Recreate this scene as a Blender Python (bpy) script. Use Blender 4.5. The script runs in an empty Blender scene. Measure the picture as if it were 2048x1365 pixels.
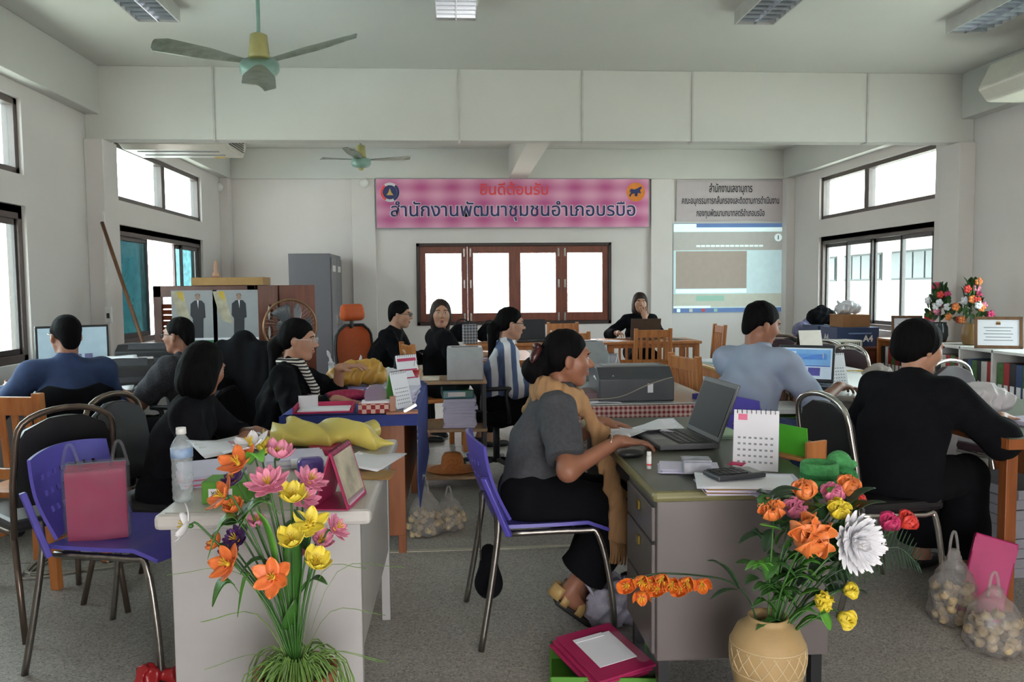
import bpy, bmesh, math, random
import numpy as np
from mathutils import Vector, Matrix
random.seed(7)
SC = bpy.context.scene
COL = SC.collection
# ------------------------------------------------------------------ camera
F, YAW, PIT, ROL, H = 1616.3, .0699, .0653, -.0091, 1.383
def _axes():
    cy, sy, cp, sp = math.cos(YAW), math.sin(YAW), math.cos(PIT), math.sin(PIT)
    X = Vector((cy, -sy, 0)); fw = Vector((sy*cp, cy*cp, -sp)); up = Vector((sy*sp, cy*sp, cp))
    cr, sr = math.cos(ROL), math.sin(ROL)
    return cr*X+sr*up, -sr*X+cr*up, fw
_R, _U, _Fw = _axes()
cam = bpy.data.objects.new('camera', bpy.data.cameras.new('camera')); COL.objects.link(cam)
cam.matrix_world = Matrix(((_R.x, _U.x, -_Fw.x, 0), (_R.y, _U.y, -_Fw.y, 0), (_R.z, _U.z, -_Fw.z, H), (0, 0, 0, 1)))
cam.data.sensor_width = 36; cam.data.lens = 36*F/2048; cam.data.clip_start = .02
SC.camera = cam
def pz(px, py, z):
    "where the sight line through a photo point meets height z"
    d = _Fw + _R*((px-1024)/F) - _U*((py-682.5)/F); t = (z-H)/d.z
    return Vector((d.x*t, d.y*t, z))
def pY(px, py, Y):
    d = _Fw + _R*((px-1024)/F) - _U*((py-682.5)/F); t = Y/d.y
    return Vector((d.x*t, Y, H+d.z*t))
# ------------------------------------------------------------------ light
SC.view_settings.view_transform = 'Standard'; SC.view_settings.look = 'None'
SC.view_settings.gamma = 1; SC.view_settings.use_curve_mapping = False
SC.view_settings.exposure = -.12
wd = bpy.data.worlds.new('overcast_sky'); SC.world = wd; wd.use_nodes = True
_bg = wd.node_tree.nodes['Background']; _bg.inputs[0].default_value = (1, .975, .985, 1); _bg.inputs[1].default_value = 14.0
XL, XR, YB, YF, ZC = -3.2, 4.9, 11.6, -1.6, 3.35
WIN_Y = [(3.75, 6.35), (8.0, 10.63)]      # window bays, same on both side walls
_s = bpy.data.lights.new('sun', 'SUN'); _s.energy = 70; _s.angle = .3; _s.color = (1, .97, .98); _so = bpy.data.objects.new('sun', _s); COL.objects.link(_so); _so.rotation_euler = (.1, .12, 0)   # high tropical sun, lights the yard outside
def portal(loc, rot, sx, sy):
    l = bpy.data.lights.new('window_portal', 'AREA'); l.shape = 'RECTANGLE'; l.size = sx; l.size_y = sy
    l.cycles.is_portal = True
    o = bpy.data.objects.new('window_portal', l); COL.objects.link(o); o.location = loc; o.rotation_euler = rot
for a, b in WIN_Y:
    for z0, z1 in ((.86, 2.03), (2.26, 2.82)):
        portal((XL-.16, (a+b)/2, (z0+z1)/2), (0, -math.pi/2, 0), z1-z0, b-a)
        portal((XR+.16, (a+b)/2, (z0+z1)/2), (0, math.pi/2, 0), z1-z0, b-a)
portal((.86, YB+.16, 1.445), (-math.pi/2, 0, 0), 2.8, 1.17)
portal((.8, YF-.16, 1.1), (math.pi/2, 0, 0), 2, 2.2)
# ------------------------------------------------------------------ materials
MATS = {}
def lin(h):
    if not isinstance(h, str): return tuple(h)
    c = [int(h[i:i+2], 16)/255 for i in (0, 2, 4)]
    return tuple(x/12.92 if x <= .04045 else ((x+.055)/1.055)**2.4 for x in c)
def mat(name, col, rough=.55, metal=0, var=.08, scale=12, bump=0, bscale=None, stretch=(1, 1, 1), col2=None, emit=0, spec=.5, sheen=0, alpha=1):
    if name in MATS: return MATS[name]
    m = bpy.data.materials.new(name); MATS[name] = m; m.use_nodes = True
    nt = m.node_tree; N = nt.nodes; L = nt.links; p = N['Principled BSDF']
    c = lin(col); p.inputs['Roughness'].default_value = rough; p.inputs['Metallic'].default_value = metal
    p.inputs['Specular IOR Level'].default_value = spec
    if sheen: p.inputs['Sheen Weight'].default_value = sheen
    tc = N.new('ShaderNodeTexCoord'); mp = N.new('ShaderNodeMapping'); mp.inputs['Scale'].default_value = stretch
    L.new(tc.outputs['Object'], mp.inputs['Vector'])
    nz = N.new('ShaderNodeTexNoise'); nz.inputs['Scale'].default_value = scale; nz.inputs['Detail'].default_value = 4
    L.new(mp.outputs[0], nz.inputs['Vector'])
    mx = N.new('ShaderNodeMix'); mx.data_type = 'RGBA'
    if col2 is not None: a, b = c, lin(col2)
    else: a, b = tuple(x*(1-var) for x in c), tuple(min(1, x*(1+var)) for x in c)
    mx.inputs['A'].default_value = (*a, 1); mx.inputs['B'].default_value = (*b, 1)
    r = N.new('ShaderNodeMapRange'); r.inputs[1].default_value = .3; r.inputs[2].default_value = .7
    L.new(nz.outputs[0], r.inputs[0]); L.new(r.outputs[0], mx.inputs['Factor']); L.new(mx.outputs['Result'], p.inputs['Base Color'])
    if bump:
        n2 = N.new('ShaderNodeTexNoise'); n2.inputs['Scale'].default_value = bscale or scale*3; n2.inputs['Detail'].default_value = 3
        L.new(mp.outputs[0], n2.inputs['Vector']); bp = N.new('ShaderNodeBump'); bp.inputs['Strength'].default_value = bump; bp.inputs['Distance'].default_value = .01
        L.new(n2.outputs[0], bp.inputs['Height']); L.new(bp.outputs[0], p.inputs['Normal'])
    if emit:
        L.new(mx.outputs['Result'], p.inputs['Emission Color']); p.inputs['Emission Strength'].default_value = emit
    if alpha < 1: p.inputs['Alpha'].default_value = alpha
    return m
def wood(name, c1, c2, rough=.45, st=(3, 3, .4), scale=9): return mat(name, c1, rough, col2=c2, scale=scale, stretch=st, bump=.05, bscale=30)
def clear(name, col, tr=.9, rough=.1, glossy=.12):
    "thin see-through film or pane: transparent mixed with a sheen"
    if name in MATS: return MATS[name]
    m = bpy.data.materials.new(name); MATS[name] = m; m.use_nodes = True
    N = m.node_tree.nodes; L = m.node_tree.links; p = N['Principled BSDF']; out = N['Material Output']
    p.inputs['Base Color'].default_value = (*lin(col), 1); p.inputs['Roughness'].default_value = rough
    t = N.new('ShaderNodeBsdfTransparent'); t.inputs[0].default_value = (*[min(1, .25+x*.8) for x in lin(col)], 1)
    nz = N.new('ShaderNodeTexNoise'); nz.inputs['Scale'].default_value = 14; tc = N.new('ShaderNodeTexCoord'); L.new(tc.outputs['Object'], nz.inputs['Vector'])
    mr = N.new('ShaderNodeMapRange'); mr.inputs[1].default_value = .3; mr.inputs[2].default_value = .7; mr.inputs[3].default_value = (1-tr)*.7; mr.inputs[4].default_value = min(1, (1-tr)*1.3)
    L.new(nz.outputs[0], mr.inputs[0]); mx = N.new('ShaderNodeMixShader'); L.new(mr.outputs[0], mx.inputs[0]); L.new(t.outputs[0], mx.inputs[1]); L.new(p.outputs[0], mx.inputs[2])
    L.new(mx.outputs[0], out.inputs[0]); return m
def pattern(name, build, rough=.7):
    "material whose colour comes from build(N, L, objcoord socket) -> colour socket"
    if name in MATS: return MATS[name]
    m = bpy.data.materials.new(name); MATS[name] = m; m.use_nodes = True
    N = m.node_tree.nodes; L = m.node_tree.links; p = N['Principled BSDF']; p.inputs['Roughness'].default_value = rough
    tc = N.new('ShaderNodeTexCoord'); L.new(build(N, L, tc.outputs['Object']), p.inputs['Base Color']); return m
def stripes(N, L, co, axis, scale, c1, c2, width=.5, dist=0, off=0):
    w = N.new('ShaderNodeTexWave'); w.bands_direction = axis; w.inputs['Scale'].default_value = scale; w.inputs['Distortion'].default_value = dist; w.inputs['Detail'].default_value = 1
    w.inputs['Detail Scale'].default_value = .6; w.inputs['Phase Offset'].default_value = off
    L.new(co, w.inputs['Vector']); cr = N.new('ShaderNodeValToRGB'); e = cr.color_ramp.elements
    e[0].position = width-.06; e[1].position = width+.06; e[0].color = (*lin(c1), 1); e[1].color = (*lin(c2), 1)
    L.new(w.outputs['Fac'], cr.inputs[0]); return cr.outputs[0]
def mixc(N, L, a, b, f=.5, mode='MIX'):
    x = N.new('ShaderNodeMix'); x.data_type = 'RGBA'; x.blend_type = mode; x.inputs['Factor'].default_value = f
    L.new(a, x.inputs['A']); L.new(b, x.inputs['B']); return x.outputs['Result']
# ------------------------------------------------------------------ mesh building
def rotm(rx=0, ry=0, rz=0): return (Matrix.Rotation(rz, 3, 'Z') @ Matrix.Rotation(ry, 3, 'Y') @ Matrix.Rotation(rx, 3, 'X'))
class MB:
    def __init__(s): s.v = []; s.f = []
    def add(s, vs, fs):
        n = len(s.v); s.v += [tuple(v) for v in vs]; s.f += [tuple(i+n for i in f) for f in fs]; return s
    def box(s, c, d, R=None):
        vs = []
        for x in (-.5, .5):
            for y in (-.5, .5):
                for z in (-.5, .5):
                    p = Vector((x*d[0], y*d[1], z*d[2])); vs.append((R @ p if R else p)+Vector(c))
        return s.add(vs, [(0, 1, 3, 2), (4, 6, 7, 5), (0, 4, 5, 1), (2, 3, 7, 6), (0, 2, 6, 4), (1, 5, 7, 3)])
    def b2(s, lo, hi): return s.box([(a+b)/2 for a, b in zip(lo, hi)], [abs(b-a) for a, b in zip(lo, hi)])
    def cyl(s, a, b, r0, r1=None, n=12, caps=True):
        a, b = Vector(a), Vector(b); r1 = r0 if r1 is None else r1; d = (b-a).normalized()
        u = d.orthogonal().normalized(); w = d.cross(u); vs = []
        for q, r in ((a, r0), (b, r1)):
            for i in range(n):
                t = 2*math.pi*i/n; vs.append(q+(u*math.cos(t)+w*math.sin(t))*r)
        fs = [(i, (i+1) % n, n+(i+1) % n, n+i) for i in range(n)]
        if caps: fs += [tuple(range(n))[::-1], tuple(range(n, 2*n))]
        return s.add(vs, fs)
    def tube(s, path, r, n=8, closed=False, rr=None):
        P = [Vector(p) for p in path]; m = len(P); u = None; vs = []
        for i in range(m):
            d = (P[(i+1) % m]-P[i-1]) if closed or 0 < i < m-1 else (P[1]-P[0] if i == 0 else P[-1]-P[-2])
            d.normalize()
            u = (d.orthogonal() if u is None else u-d*u.dot(d)).normalized(); w = d.cross(u); q = rr[i] if rr else r
            for k in range(n):
                t = 2*math.pi*k/n; vs.append(P[i]+(u*math.cos(t)+w*math.sin(t))*q)
        fs = []
        for i in range(m if closed else m-1):
            j = (i+1) % m
            for k in range(n): fs.append((i*n+k, i*n+(k+1) % n, j*n+(k+1) % n, j*n+k))
        if not closed: fs += [tuple(range(n))[::-1], tuple(range((m-1)*n, m*n))]
        return s.add(vs, fs)
    def lathe(s, prof, n=24, c=(0, 0, 0), R=None, a0=0, a1=2*math.pi):
        vs = []; full = abs(a1-a0-2*math.pi) < 1e-6; k = n if full else n+1
        for r, z in prof:
            for i in range(k):
                t = a0+(a1-a0)*i/n; p = Vector((r*math.cos(t), r*math.sin(t), z)); vs.append((R @ p if R else p)+Vector(c))
        fs = [(j*k+i, j*k+(i+1) % k, (j+1)*k+(i+1) % k, (j+1)*k+i) for j in range(len(prof)-1) for i in range(n if full else n)]
        if full:
            if prof[0][0] > 1e-5: fs.append(tuple(range(k))[::-1])
            if prof[-1][0] > 1e-5: fs.append(tuple(range((len(prof)-1)*k, len(prof)*k)))
        return s.add(vs, fs)
    def prism(s, poly, h, M=None, c=(0, 0, 0)):
        "polygon in xy pushed h along z, turned by M and moved to c"
        n = len(poly); vs = [Vector((x, y, z)) for z in (0, h) for x, y in poly]
        vs = [(M @ v if M else v)+Vector(c) for v in vs]
        return s.add(vs, [tuple(range(n))[::-1], tuple(range(n, 2*n))]+[(i, (i+1) % n, n+(i+1) % n, n+i) for i in range(n)])
    def ell(s, c, r, R=None, n=12, m=8):
        r = (r, r, r) if not hasattr(r, '__len__') else r; vs = []
        for j in range(m+1):
            ph = math.pi*j/m
            for i in range(n):
                t = 2*math.pi*i/n; p = Vector((r[0]*math.sin(ph)*math.cos(t), r[1]*math.sin(ph)*math.sin(t), r[2]*math.cos(ph)))
                vs.append((R @ p if R else p)+Vector(c))
        return s.add(vs, [(j*n+i, (j+1)*n+i, (j+1)*n+(i+1) % n, j*n+(i+1) % n) for j in range(m) for i in range(n)])
    def grid(s, pts, th=0, skip=None):
        "surface through a grid of points; th gives it thickness along the local normal"
        a, b = len(pts), len(pts[0]); P = [[Vector(p) for p in r] for r in pts]
        fs = [(i*b+j, i*b+j+1, (i+1)*b+j+1, (i+1)*b+j) for i in range(a-1) for j in range(b-1) if not (skip and skip(i, j))]
        flat = [p for r in P for p in r]
        if not th: return s.add(flat, fs)
        nn = []
        for i in range(a):
            for j in range(b):
                du = P[min(i+1, a-1)][j]-P[max(i-1, 0)][j]; dv = P[i][min(j+1, b-1)]-P[i][max(j-1, 0)]
                k = du.cross(dv); nn.append(k.normalized() if k.length > 1e-9 else Vector((0, 0, 1)))
        N = a*b; edge = {}
        for f in fs:
            for q in range(4):
                e = (f[q], f[(q+1) % 4])
                if (e[1], e[0]) in edge: del edge[(e[1], e[0])]
                else: edge[e] = 1
        fs2 = fs+[tuple(i+N for i in f[::-1]) for f in fs]+[(e[1], e[0], e[0]+N, e[1]+N) for e in edge]
        return s.add(flat+[p+n*th for p, n in zip(flat, nn)], fs2)
    def mesh(s, name, smooth=False):
        me = bpy.data.meshes.new(name); me.from_pydata(s.v, [], s.f); bm = bmesh.new(); bm.from_mesh(me)
        bmesh.ops.recalc_face_normals(bm, faces=bm.faces); bm.to_mesh(me); bm.free()
        if smooth: me.shade_smooth() if smooth is True else me.set_sharp_from_angle(angle=math.radians(smooth))
        return me
    def build(s, name, m, parent=None, smooth=False, bev=0, loc=None, rz=0):
        return link(name, s.mesh(name, smooth), m, parent, bev, loc, rz)
def link(name, me, m, parent=None, bev=0, loc=None, rz=0):
    o = bpy.data.objects.new(name, me); COL.objects.link(o)
    if m is not None and not me.materials: me.materials.append(m)
    if parent: o.parent = parent
    if loc is not None: o.location = loc
    if rz: o.rotation_euler = (0, 0, rz)
    if bev:
        b = o.modifiers.new('bevel', 'BEVEL'); b.width = bev; b.segments = 2; b.limit_method = 'ANGLE'; b.angle_limit = .7
    return o
def shaded(o, ang=35):
    for p in o.data.polygons: p.use_smooth = True
    o.data.set_sharp_from_angle(angle=math.radians(ang)); return o
def top(o, label, cat, group=None):
    o['label'] = label; o['category'] = cat
    if group: o['group'] = group
    return o
def thing(name, label, cat, loc=(0, 0, 0), rz=0, group=None):
    o = bpy.data.objects.new(name, None); COL.objects.link(o); o.location = loc; o.rotation_euler = (0, 0, rz); o.empty_display_size = .1
    return top(o, label, cat, group)
def stru(o, kind='structure'): o['kind'] = kind; return o
def dup(root, loc, rz=None, label=None, par=None):
    r = root.copy(); COL.objects.link(r)
    if par is not None: r.parent = par
    if loc is not None: r.location = loc
    if rz is not None: r.rotation_euler = (0, 0, rz)
    if label: r['label'] = label
    for ch in list(root.children): dup(ch, None, None, None, r)
    return r
def lab(o, t): o['label'] = t; return o
def arc(c, r, a0, a1, n, ax='xz'):
    out = []
    for i in range(n+1):
        t = a0+(a1-a0)*i/n; u, w = r*math.cos(t), r*math.sin(t)
        out.append((c[0]+u, c[1], c[2]+w) if ax == 'xz' else ((c[0]+u, c[1]+w, c[2]) if ax == 'xy' else (c[0], c[1]+u, c[2]+w)))
    return out
def curvy(pts, n=24):
    "Catmull-Rom through points"
    P = [Vector(p) for p in pts]; P = [P[0]*2-P[1]]+P+[P[-1]*2-P[-2]]; out = []; k = len(P)-3
    for i in range(n+1):
        s = min(i/n*k, k-1e-6); j = int(s); t = s-j; a, b, c, d = P[j:j+4]
        out.append(.5*((2*b)+(c-a)*t+(2*a-5*b+4*c-d)*t*t+(3*b-a-3*c+d)*t**3))
    return out
def textmesh(body, size, ext=.0008, align='CENTER', bold=0):
    cu = bpy.data.curves.new('txt', 'FONT'); cu.body = body; cu.size = size; cu.extrude = ext; cu.align_x = align; cu.align_y = 'CENTER'; cu.offset = bold; cu.resolution_u = 3
    o = bpy.data.objects.new('txt', cu); COL.objects.link(o); bpy.context.view_layer.update()
    me = bpy.data.meshes.new_from_object(o.evaluated_get(bpy.context.evaluated_depsgraph_get())); bpy.data.objects.remove(o); me.materials.clear(); return me
def text(body, size, m, parent, loc, rot=(math.pi/2, 0, 0), width=None, name='lettering', bold=0, yk=1):
    me = textmesh(body, size, bold=bold); o = link(name, me, m, parent); o.location = loc; o.rotation_euler = rot
    if width:
        xs = [v.co.x for v in me.vertices]; k = width/max(1e-6, max(xs)-min(xs)); cx = (max(xs)+min(xs))/2
        for v in me.vertices: v.co.x = (v.co.x-cx)*k; v.co.y *= k*yk
    return o
def plate(outer, holes, th):
    "flat plate in xz with holes, thickness along y"
    cu = bpy.data.curves.new('pl', 'CURVE'); cu.dimensions = '2D'; cu.fill_mode = 'BOTH'; cu.extrude = th/2
    for poly in [outer]+holes:
        sp = cu.splines.new('POLY'); sp.points.add(len(poly)-1); sp.use_cyclic_u = True
        for q, (x, z) in zip(sp.points, poly): q.co = (x, z, 0, 1)
    o = bpy.data.objects.new('pl', cu); COL.objects.link(o); bpy.context.view_layer.update()
    me = bpy.data.meshes.new_from_object(o.evaluated_get(bpy.context.evaluated_depsgraph_get())); bpy.data.objects.remove(o); me.materials.clear()
    me.transform(Matrix.Rotation(math.pi/2, 4, 'X')); return me
def oval(cx, cz, rx, rz, n=20): return [(cx+rx*math.cos(2*math.pi*i/n), cz+rz*math.sin(2*math.pi*i/n)) for i in range(n)]
# shared materials
chrome = mat('chrome_tube', 'c9c6c0', .22, 1, var=.03); steel = mat('worn_steel_tube', '8f8a84', .32, 1, var=.15, scale=30)
blackp = mat('black_plastic', '17171a', .45); dkgrey = mat('dark_grey_plastic', '33353a', .45); greyp = mat('grey_plastic', '85898c', .5); whitep = mat('white_plastic', 'd9d9d6', .4)
paper = mat('white_paper', 'dfe0e6', .8, var=.03, scale=5); lilac = mat('lilac_paper', 'c9c6dc', .8, var=.04)
teak = wood('teak_wood', '9c5b2c', 'b87840', .4); dkteak = wood('dark_teak_wood', '4a2318', '63321f', .4); redteak = wood('red_brown_timber', '5c2b1c', '74381f', .4, (3, 3, .5))
magenta = mat('magenta_paper', 'b01c52', .6); pinkp = mat('pink_paper', 'd56a8c', .6); blackcloth = mat('black_cloth', '0d0e12', .95, var=.2, scale=25, bump=.15, spec=.15)
glass = clear('window_glass', 'dfeeee', .93, .03); film = clear('clear_plastic_film', 'e6e6ea', .93, .2)
inkm = mat('dark_ink', '2b2b33', .8)
# ------------------------------------------------------------------ room shell
wallm = mat('off_white_wall_paint', 'd3cecb', .8, var=.035, scale=1.3, bump=.04, bscale=40)
ceilm = mat('ceiling_paint', 'd0d0ca', .85, var=.03, scale=.9); beamm = mat('beam_paint', 'c6c6c1', .8, var=.03, scale=1.1, bump=.03, bscale=40)
def _terr(N, L, co):
    v = N.new('ShaderNodeTexVoronoi'); v.inputs['Scale'].default_value = 170; L.new(co, v.inputs['Vector'])
    r = N.new('ShaderNodeValToRGB'); e = r.color_ramp.elements; e[0].position = .0; e[0].color = (*lin('77756f'), 1); e[1].position = .28; e[1].color = (*lin('a3a09a'), 1)
    s = N.new('ShaderNodeSeparateColor'); L.new(v.outputs['Color'], s.inputs[0]); L.new(s.outputs[0], r.inputs[0])
    e.new(.8).color = (*lin('aeaba4'), 1); e.new(.95).color = (*lin('c4c1ba'), 1)
    n = N.new('ShaderNodeTexNoise'); n.inputs['Scale'].default_value = 1.6; L.new(co, n.inputs['Vector']); r2 = N.new('ShaderNodeValToRGB'); r2.color_ramp.elements[0].color = (.72, .71, .7, 1); r2.color_ramp.elements[0].position = .3
    L.new(n.outputs[0], r2.inputs[0]); return mixc(N, L, r.outputs[0], r2.outputs[0], 1, 'MULTIPLY')
terr = pattern('terrazzo', _terr, .5)
fl = stru(MB().b2((XL-.15, YF-.15, -.12), (XR+.15, YB+.15, -.012)).build('floor', mat('floor_joint_grout', '3a3835', .8)))
JY = [YF-.15, .05, 1.45, 2.86, 4.22, 5.62, 7.02, 8.42, 9.82, YB+.15]; JX = [XL-.15, -.45, 2.3, XR+.15]
for a, b in zip(JY, JY[1:]):
    MB().b2((XL-.15, a+.003, -.012), (XR+.15, b-.003, 0)).build('terrazzo_slab', terr, fl)
stru(MB().b2((-.75, 4.2, 0), (2.0, 4.235, .004)).build('trim_1', mat('pale_threshold_strip', 'b9b6a4', .5)))
stru(MB().b2((XL-.15, YF-.15, ZC), (XR+.15, YB+.15, ZC+.12)).build('ceiling', ceilm))
def side_wall(x0, x1, name):
    w = MB(); ys = [YF-.15]
    for a, b in WIN_Y:
        w.b2((x0, ys[-1], 0), (x1, a, ZC))
        for z0, z1 in ((0, .86), (2.03, 2.26), (2.82, ZC)): w.b2((x0, a, z0), (x1, b, z1))
        ys.append(b)
    w.b2((x0, ys[-1], 0), (x1, YB+.15, ZC)); return stru(w.build(name, wallm))
side_wall(XL-.15, XL, 'wall_left'); side_wall(XR, XR+.15, 'wall_right')
w = MB(); bx0, bx1, wz0, wz1 = -.54, 2.26, .86, 2.03
w.b2((XL, YB, 0), (bx0, YB+.15, ZC)).b2((bx1, YB, 0), (XR, YB+.15, ZC)).b2((bx0, YB, 0), (bx1, YB+.15, wz0)).b2((bx0, YB, wz1), (bx1, YB+.15, ZC)); stru(w.build('wall_back', wallm))
w = MB(); w.b2((XL, YF-.15, 0), (-.2, YF, ZC)).b2((1.8, YF-.15, 0), (XR, YF, ZC)).b2((-.2, YF-.15, 2.2), (1.8, YF, ZC)); stru(w.build('wall_front', wallm))
n = 2
for lo, hi in [((XL, 7.4, 2.715), (XR, 7.56, ZC)), ((XL, 3.15, 2.715), (XR, 3.31, ZC)), ((XL, YF, 2.93), (XL+.13, 7.4, ZC)), ((XR-.13, YF, 2.93), (XR, 7.4, ZC)), ((XL, 7.56, 2.93), (XL+.13, YB, ZC)), ((XR-.13, 7.56, 2.93), (XR, YB, ZC)),
               ((XL+.13, YB-.07, 2.93), (XR-.13, YB, ZC)), ((.78, 7.56, 2.93), (1.04, YB-.07, ZC))]:
    stru(MB().b2(lo, hi).build('trim_%d' % n, beamm, bev=.006)); n += 1
for lo, hi in [((XL, 7.36, 0), (XL+.16, 7.66, 2.715)), ((XR-.16, 7.36, 0), (XR, 7.66, 2.715)), ((XL, 3.1, 0), (XL+.16, 3.4, 2.715)), ((XR-.16, 3.1, 0), (XR, 3.4, 2.715)), ((XL, YB-.18, 0), (XL+.12, YB, 2.93)), ((XR-.12, YB-.18, 0), (XR, YB, 2.93)),
               ((-1.43, YB-.06, 0), (-1.1, YB, 2.93)), ((2.83, YB-.06, 0), (3.14, YB, 2.93))]:
    stru(MB().b2(lo, hi).build('trim_%d' % n, wallm, bev=.006)); n += 1
# windows: brown aluminium sliders with transom lights on the side walls
alu = mat('brown_aluminium_frame', '4d423f', .4, var=.08); alu2 = mat('dark_aluminium_sash', '3a3434', .4)
teal = clear('teal_tinted_glass', '4f8f96', .6, .05); wn = [0]
def frame(mb, x, a, b, z0, z1, t=.05, dx=.09):
    mb.b2((x, a, z0), (x+dx, a+t, z1)).b2((x, b-t, z0), (x+dx, b, z1)).b2((x, a, z0), (x+dx, b, z0+t)).b2((x, a, z1-t), (x+dx, b, z1))
def slider(x, a, b, panes, tr):
    "panes: list of (y0, y1, glass material or None)"
    wn[0] += 1; o = stru(thing('window_%d' % wn[0], 'brown aluminium window', 'window')); del o['label'], o['category']
    m = MB(); frame(m, x, a, b, .86, 2.03, .06); m.b2((x, a, 1.93), (x+.09, b, 2.03)); m.build('window_frame', alu, o, bev=.004)
    for i, (p, q, g) in enumerate(panes):
        xx = x+.015+.03*(i % 2); s = MB(); frame(s, xx, p, q, .92, 1.93, .045, .028); sa = s.build('sash', alu2, o, bev=.003)
        if g: MB().b2((xx+.011, p+.045, .965), (xx+.016, q-.045, 1.885)).build('pane', g, sa)
    m = MB(); frame(m, x, a, b, 2.26, 2.82, .05); k = a+(b-a)*tr; m.b2((x, k-.05, 2.31), (x+.09, k+.05, 2.77)); t = m.build('transom_frame', alu, o, bev=.004)
    for p, q in ((a+.05, k-.05), (k+.05, b-.05)): MB().b2((x+.04, p, 2.31), (x+.046, q, 2.77)).build('pane', glass, t)
for a, b in WIN_Y:
    q = (b-a-.12)/4; y0 = a+.06
    if a > 7: slider(XL-.12, a, b, [(y0, y0+q*1.25, teal), (y0+q*.1, y0+q*1.3, teal), (y0+q*2.75, y0+q*3.9, teal), (y0+q*3, y0+q*4, glass)], .52)
    else: slider(XL-.12, a, b, [(y0+q*k, y0+q*(k+1)+.02, glass) for k in range(4)], .5)
    slider(XR+.03, a, b, [(y0+q*k, y0+q*(k+1)+.02, glass) for k in range(4)], .55)
# back window: four timber casements
wn[0] += 1; bw = stru(MB().b2((bx0, YB-.02, wz0), (bx0+.045, YB+.1, wz1)).b2((bx1-.045, YB-.02, wz0), (bx1, YB+.1, wz1)).b2((bx0, YB-.02, wz0), (bx1, YB+.1, wz0+.05)).b2((bx0, YB-.02, wz1-.045), (bx1, YB+.1, wz1)).build('window_%d' % wn[0], mat('black_brown_frame', '2b1d1a', .45), bev=.004))
cw = (bx1-bx0-.09)/4
for i in range(4):
    x0 = bx0+.045+cw*i+.0005; x1 = x0+cw-.001; z0, z1 = wz0+.05, wz1-.045; t = .085
    m = MB().b2((x0, YB+.0, z0), (x0+t, YB+.045, z1)).b2((x1-t, YB, z0), (x1, YB+.045, z1)).b2((x0+t, YB, z0), (x1-t, YB+.045, z0+.12)).b2((x0+t, YB, z1-.1), (x1-t, YB+.045, z1))
    c = m.build('casement', redteak, bw, bev=.004); MB().b2((x0+t, YB+.02, z0+.12), (x1-t, YB+.025, z1-.1)).build('pane', clear('frosted_glass', 'ffffff', .75, .5), c)
    xh = x1-.045 if i % 2 == 0 else x0+.045
    for zz in (z1-.09, (z0+z1)/2, z0+.06): MB().b2((xh-.012, YB-.012, zz-.06), (xh+.012, YB, zz+.06)).build('bolt', steel, c, bev=.003)
# outside: ground, neighbour roofs and the building across the yard
out = mat('render_white_wall_outside', 'd6d2c8', .8)
stru(MB().b2((-60, -60, -.6), (60, 70, -.35)).build('ground', mat('yard_concrete', 'aaa79e', .9, scale=.6)))
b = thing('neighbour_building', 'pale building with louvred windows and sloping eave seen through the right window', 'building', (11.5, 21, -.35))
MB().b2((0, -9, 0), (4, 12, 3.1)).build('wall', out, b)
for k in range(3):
    wv = MB().b2((-.03, -2.5+2.6*k, 1.85), (.0, -.4+2.6*k, 2.6)).build('window', mat('darkened_louvre_frame', '2e3338', .5), b)  # louvre frame and glass colours darkened to offset the blown-out daylight outside
    for j in range(4): MB().b2((-.06, -2.45+2.6*k+.52*j, 1.9), (-.03, -2.0+2.6*k+.52*j, 2.55)).build('louvre_pane', mat('darkened_grey_louvre_glass', '464c50', .3), wv)
MB().prism([(-3.2, 2.95), (4, 4.6), (4, 4.75), (-3.2, 3.1)], 22, Matrix(((1, 0, 0), (0, 0, 1), (0, 1, 0))), (0, -9.5, 0)).build('eave', mat('darkened_cream_soffit', '5c5540', .8), b)  # soffit colour darkened below its own cream to offset the blown-out daylight
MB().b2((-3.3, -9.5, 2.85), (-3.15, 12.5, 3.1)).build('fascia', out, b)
b = thing('corrugated_roof', 'pale blue corrugated roof of a low shed outside the left window', 'roof', (-9.5, 5, 0))
MB().grid([[(x-3.5, y*.12-6, .2+.13*(x+3.5)*.5+.025*math.sin(y*1.9)) for y in range(150)] for x in (-1.5, 6.0)], .02).build('roof_sheet', mat('pale_blue_metal', '9db9c4', .5, scale=3), b)
MB().b2((-4.8, -6, -.35), (2.2, 11.5, .2)).build('shed_wall', out, b)
b = thing('white_house', 'white house with teal windows beyond the pale blue roof', 'building', (-26, 16, -.35))
MB().b2((-4, -9, 0), (4, 9, 3.6)).build('wall', out, b)
for k in range(3): MB().b2((4, -7+5*k, 1.5), (4.05, -4.5+5*k, 2.8)).build('window', mat('teal_shutter', '4d8086', .5), b)
MB().prism([(-5, 3.6), (5, 3.6), (0, 5.6)], 20, Matrix(((1, 0, 0), (0, 0, 1), (0, 1, 0))), (0, -10, 0)).build('roof', mat('grey_blue_tiles', '7f97a3', .7), b)
# cable ducts on the beam
for i, px in enumerate((427, 918, 1165, 1385, 1735)):
    x = pY(px, 210, 7.4).x
    top(MB().b2((x-.008, 7.388, 2.72), (x+.008, 7.4, 3.345)).b2((x-.008, 7.388, 2.703), (x+.008, 7.5, 2.715)).build('cable_duct', mat('white_trunking', 'b4b4b0', .5)), 'thin white cable duct down the beam, number %s of five from the left' % ('first', 'second', 'third', 'fourth', 'fifth')[i], 'cable duct', 'cable ducts on the beam')
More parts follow.
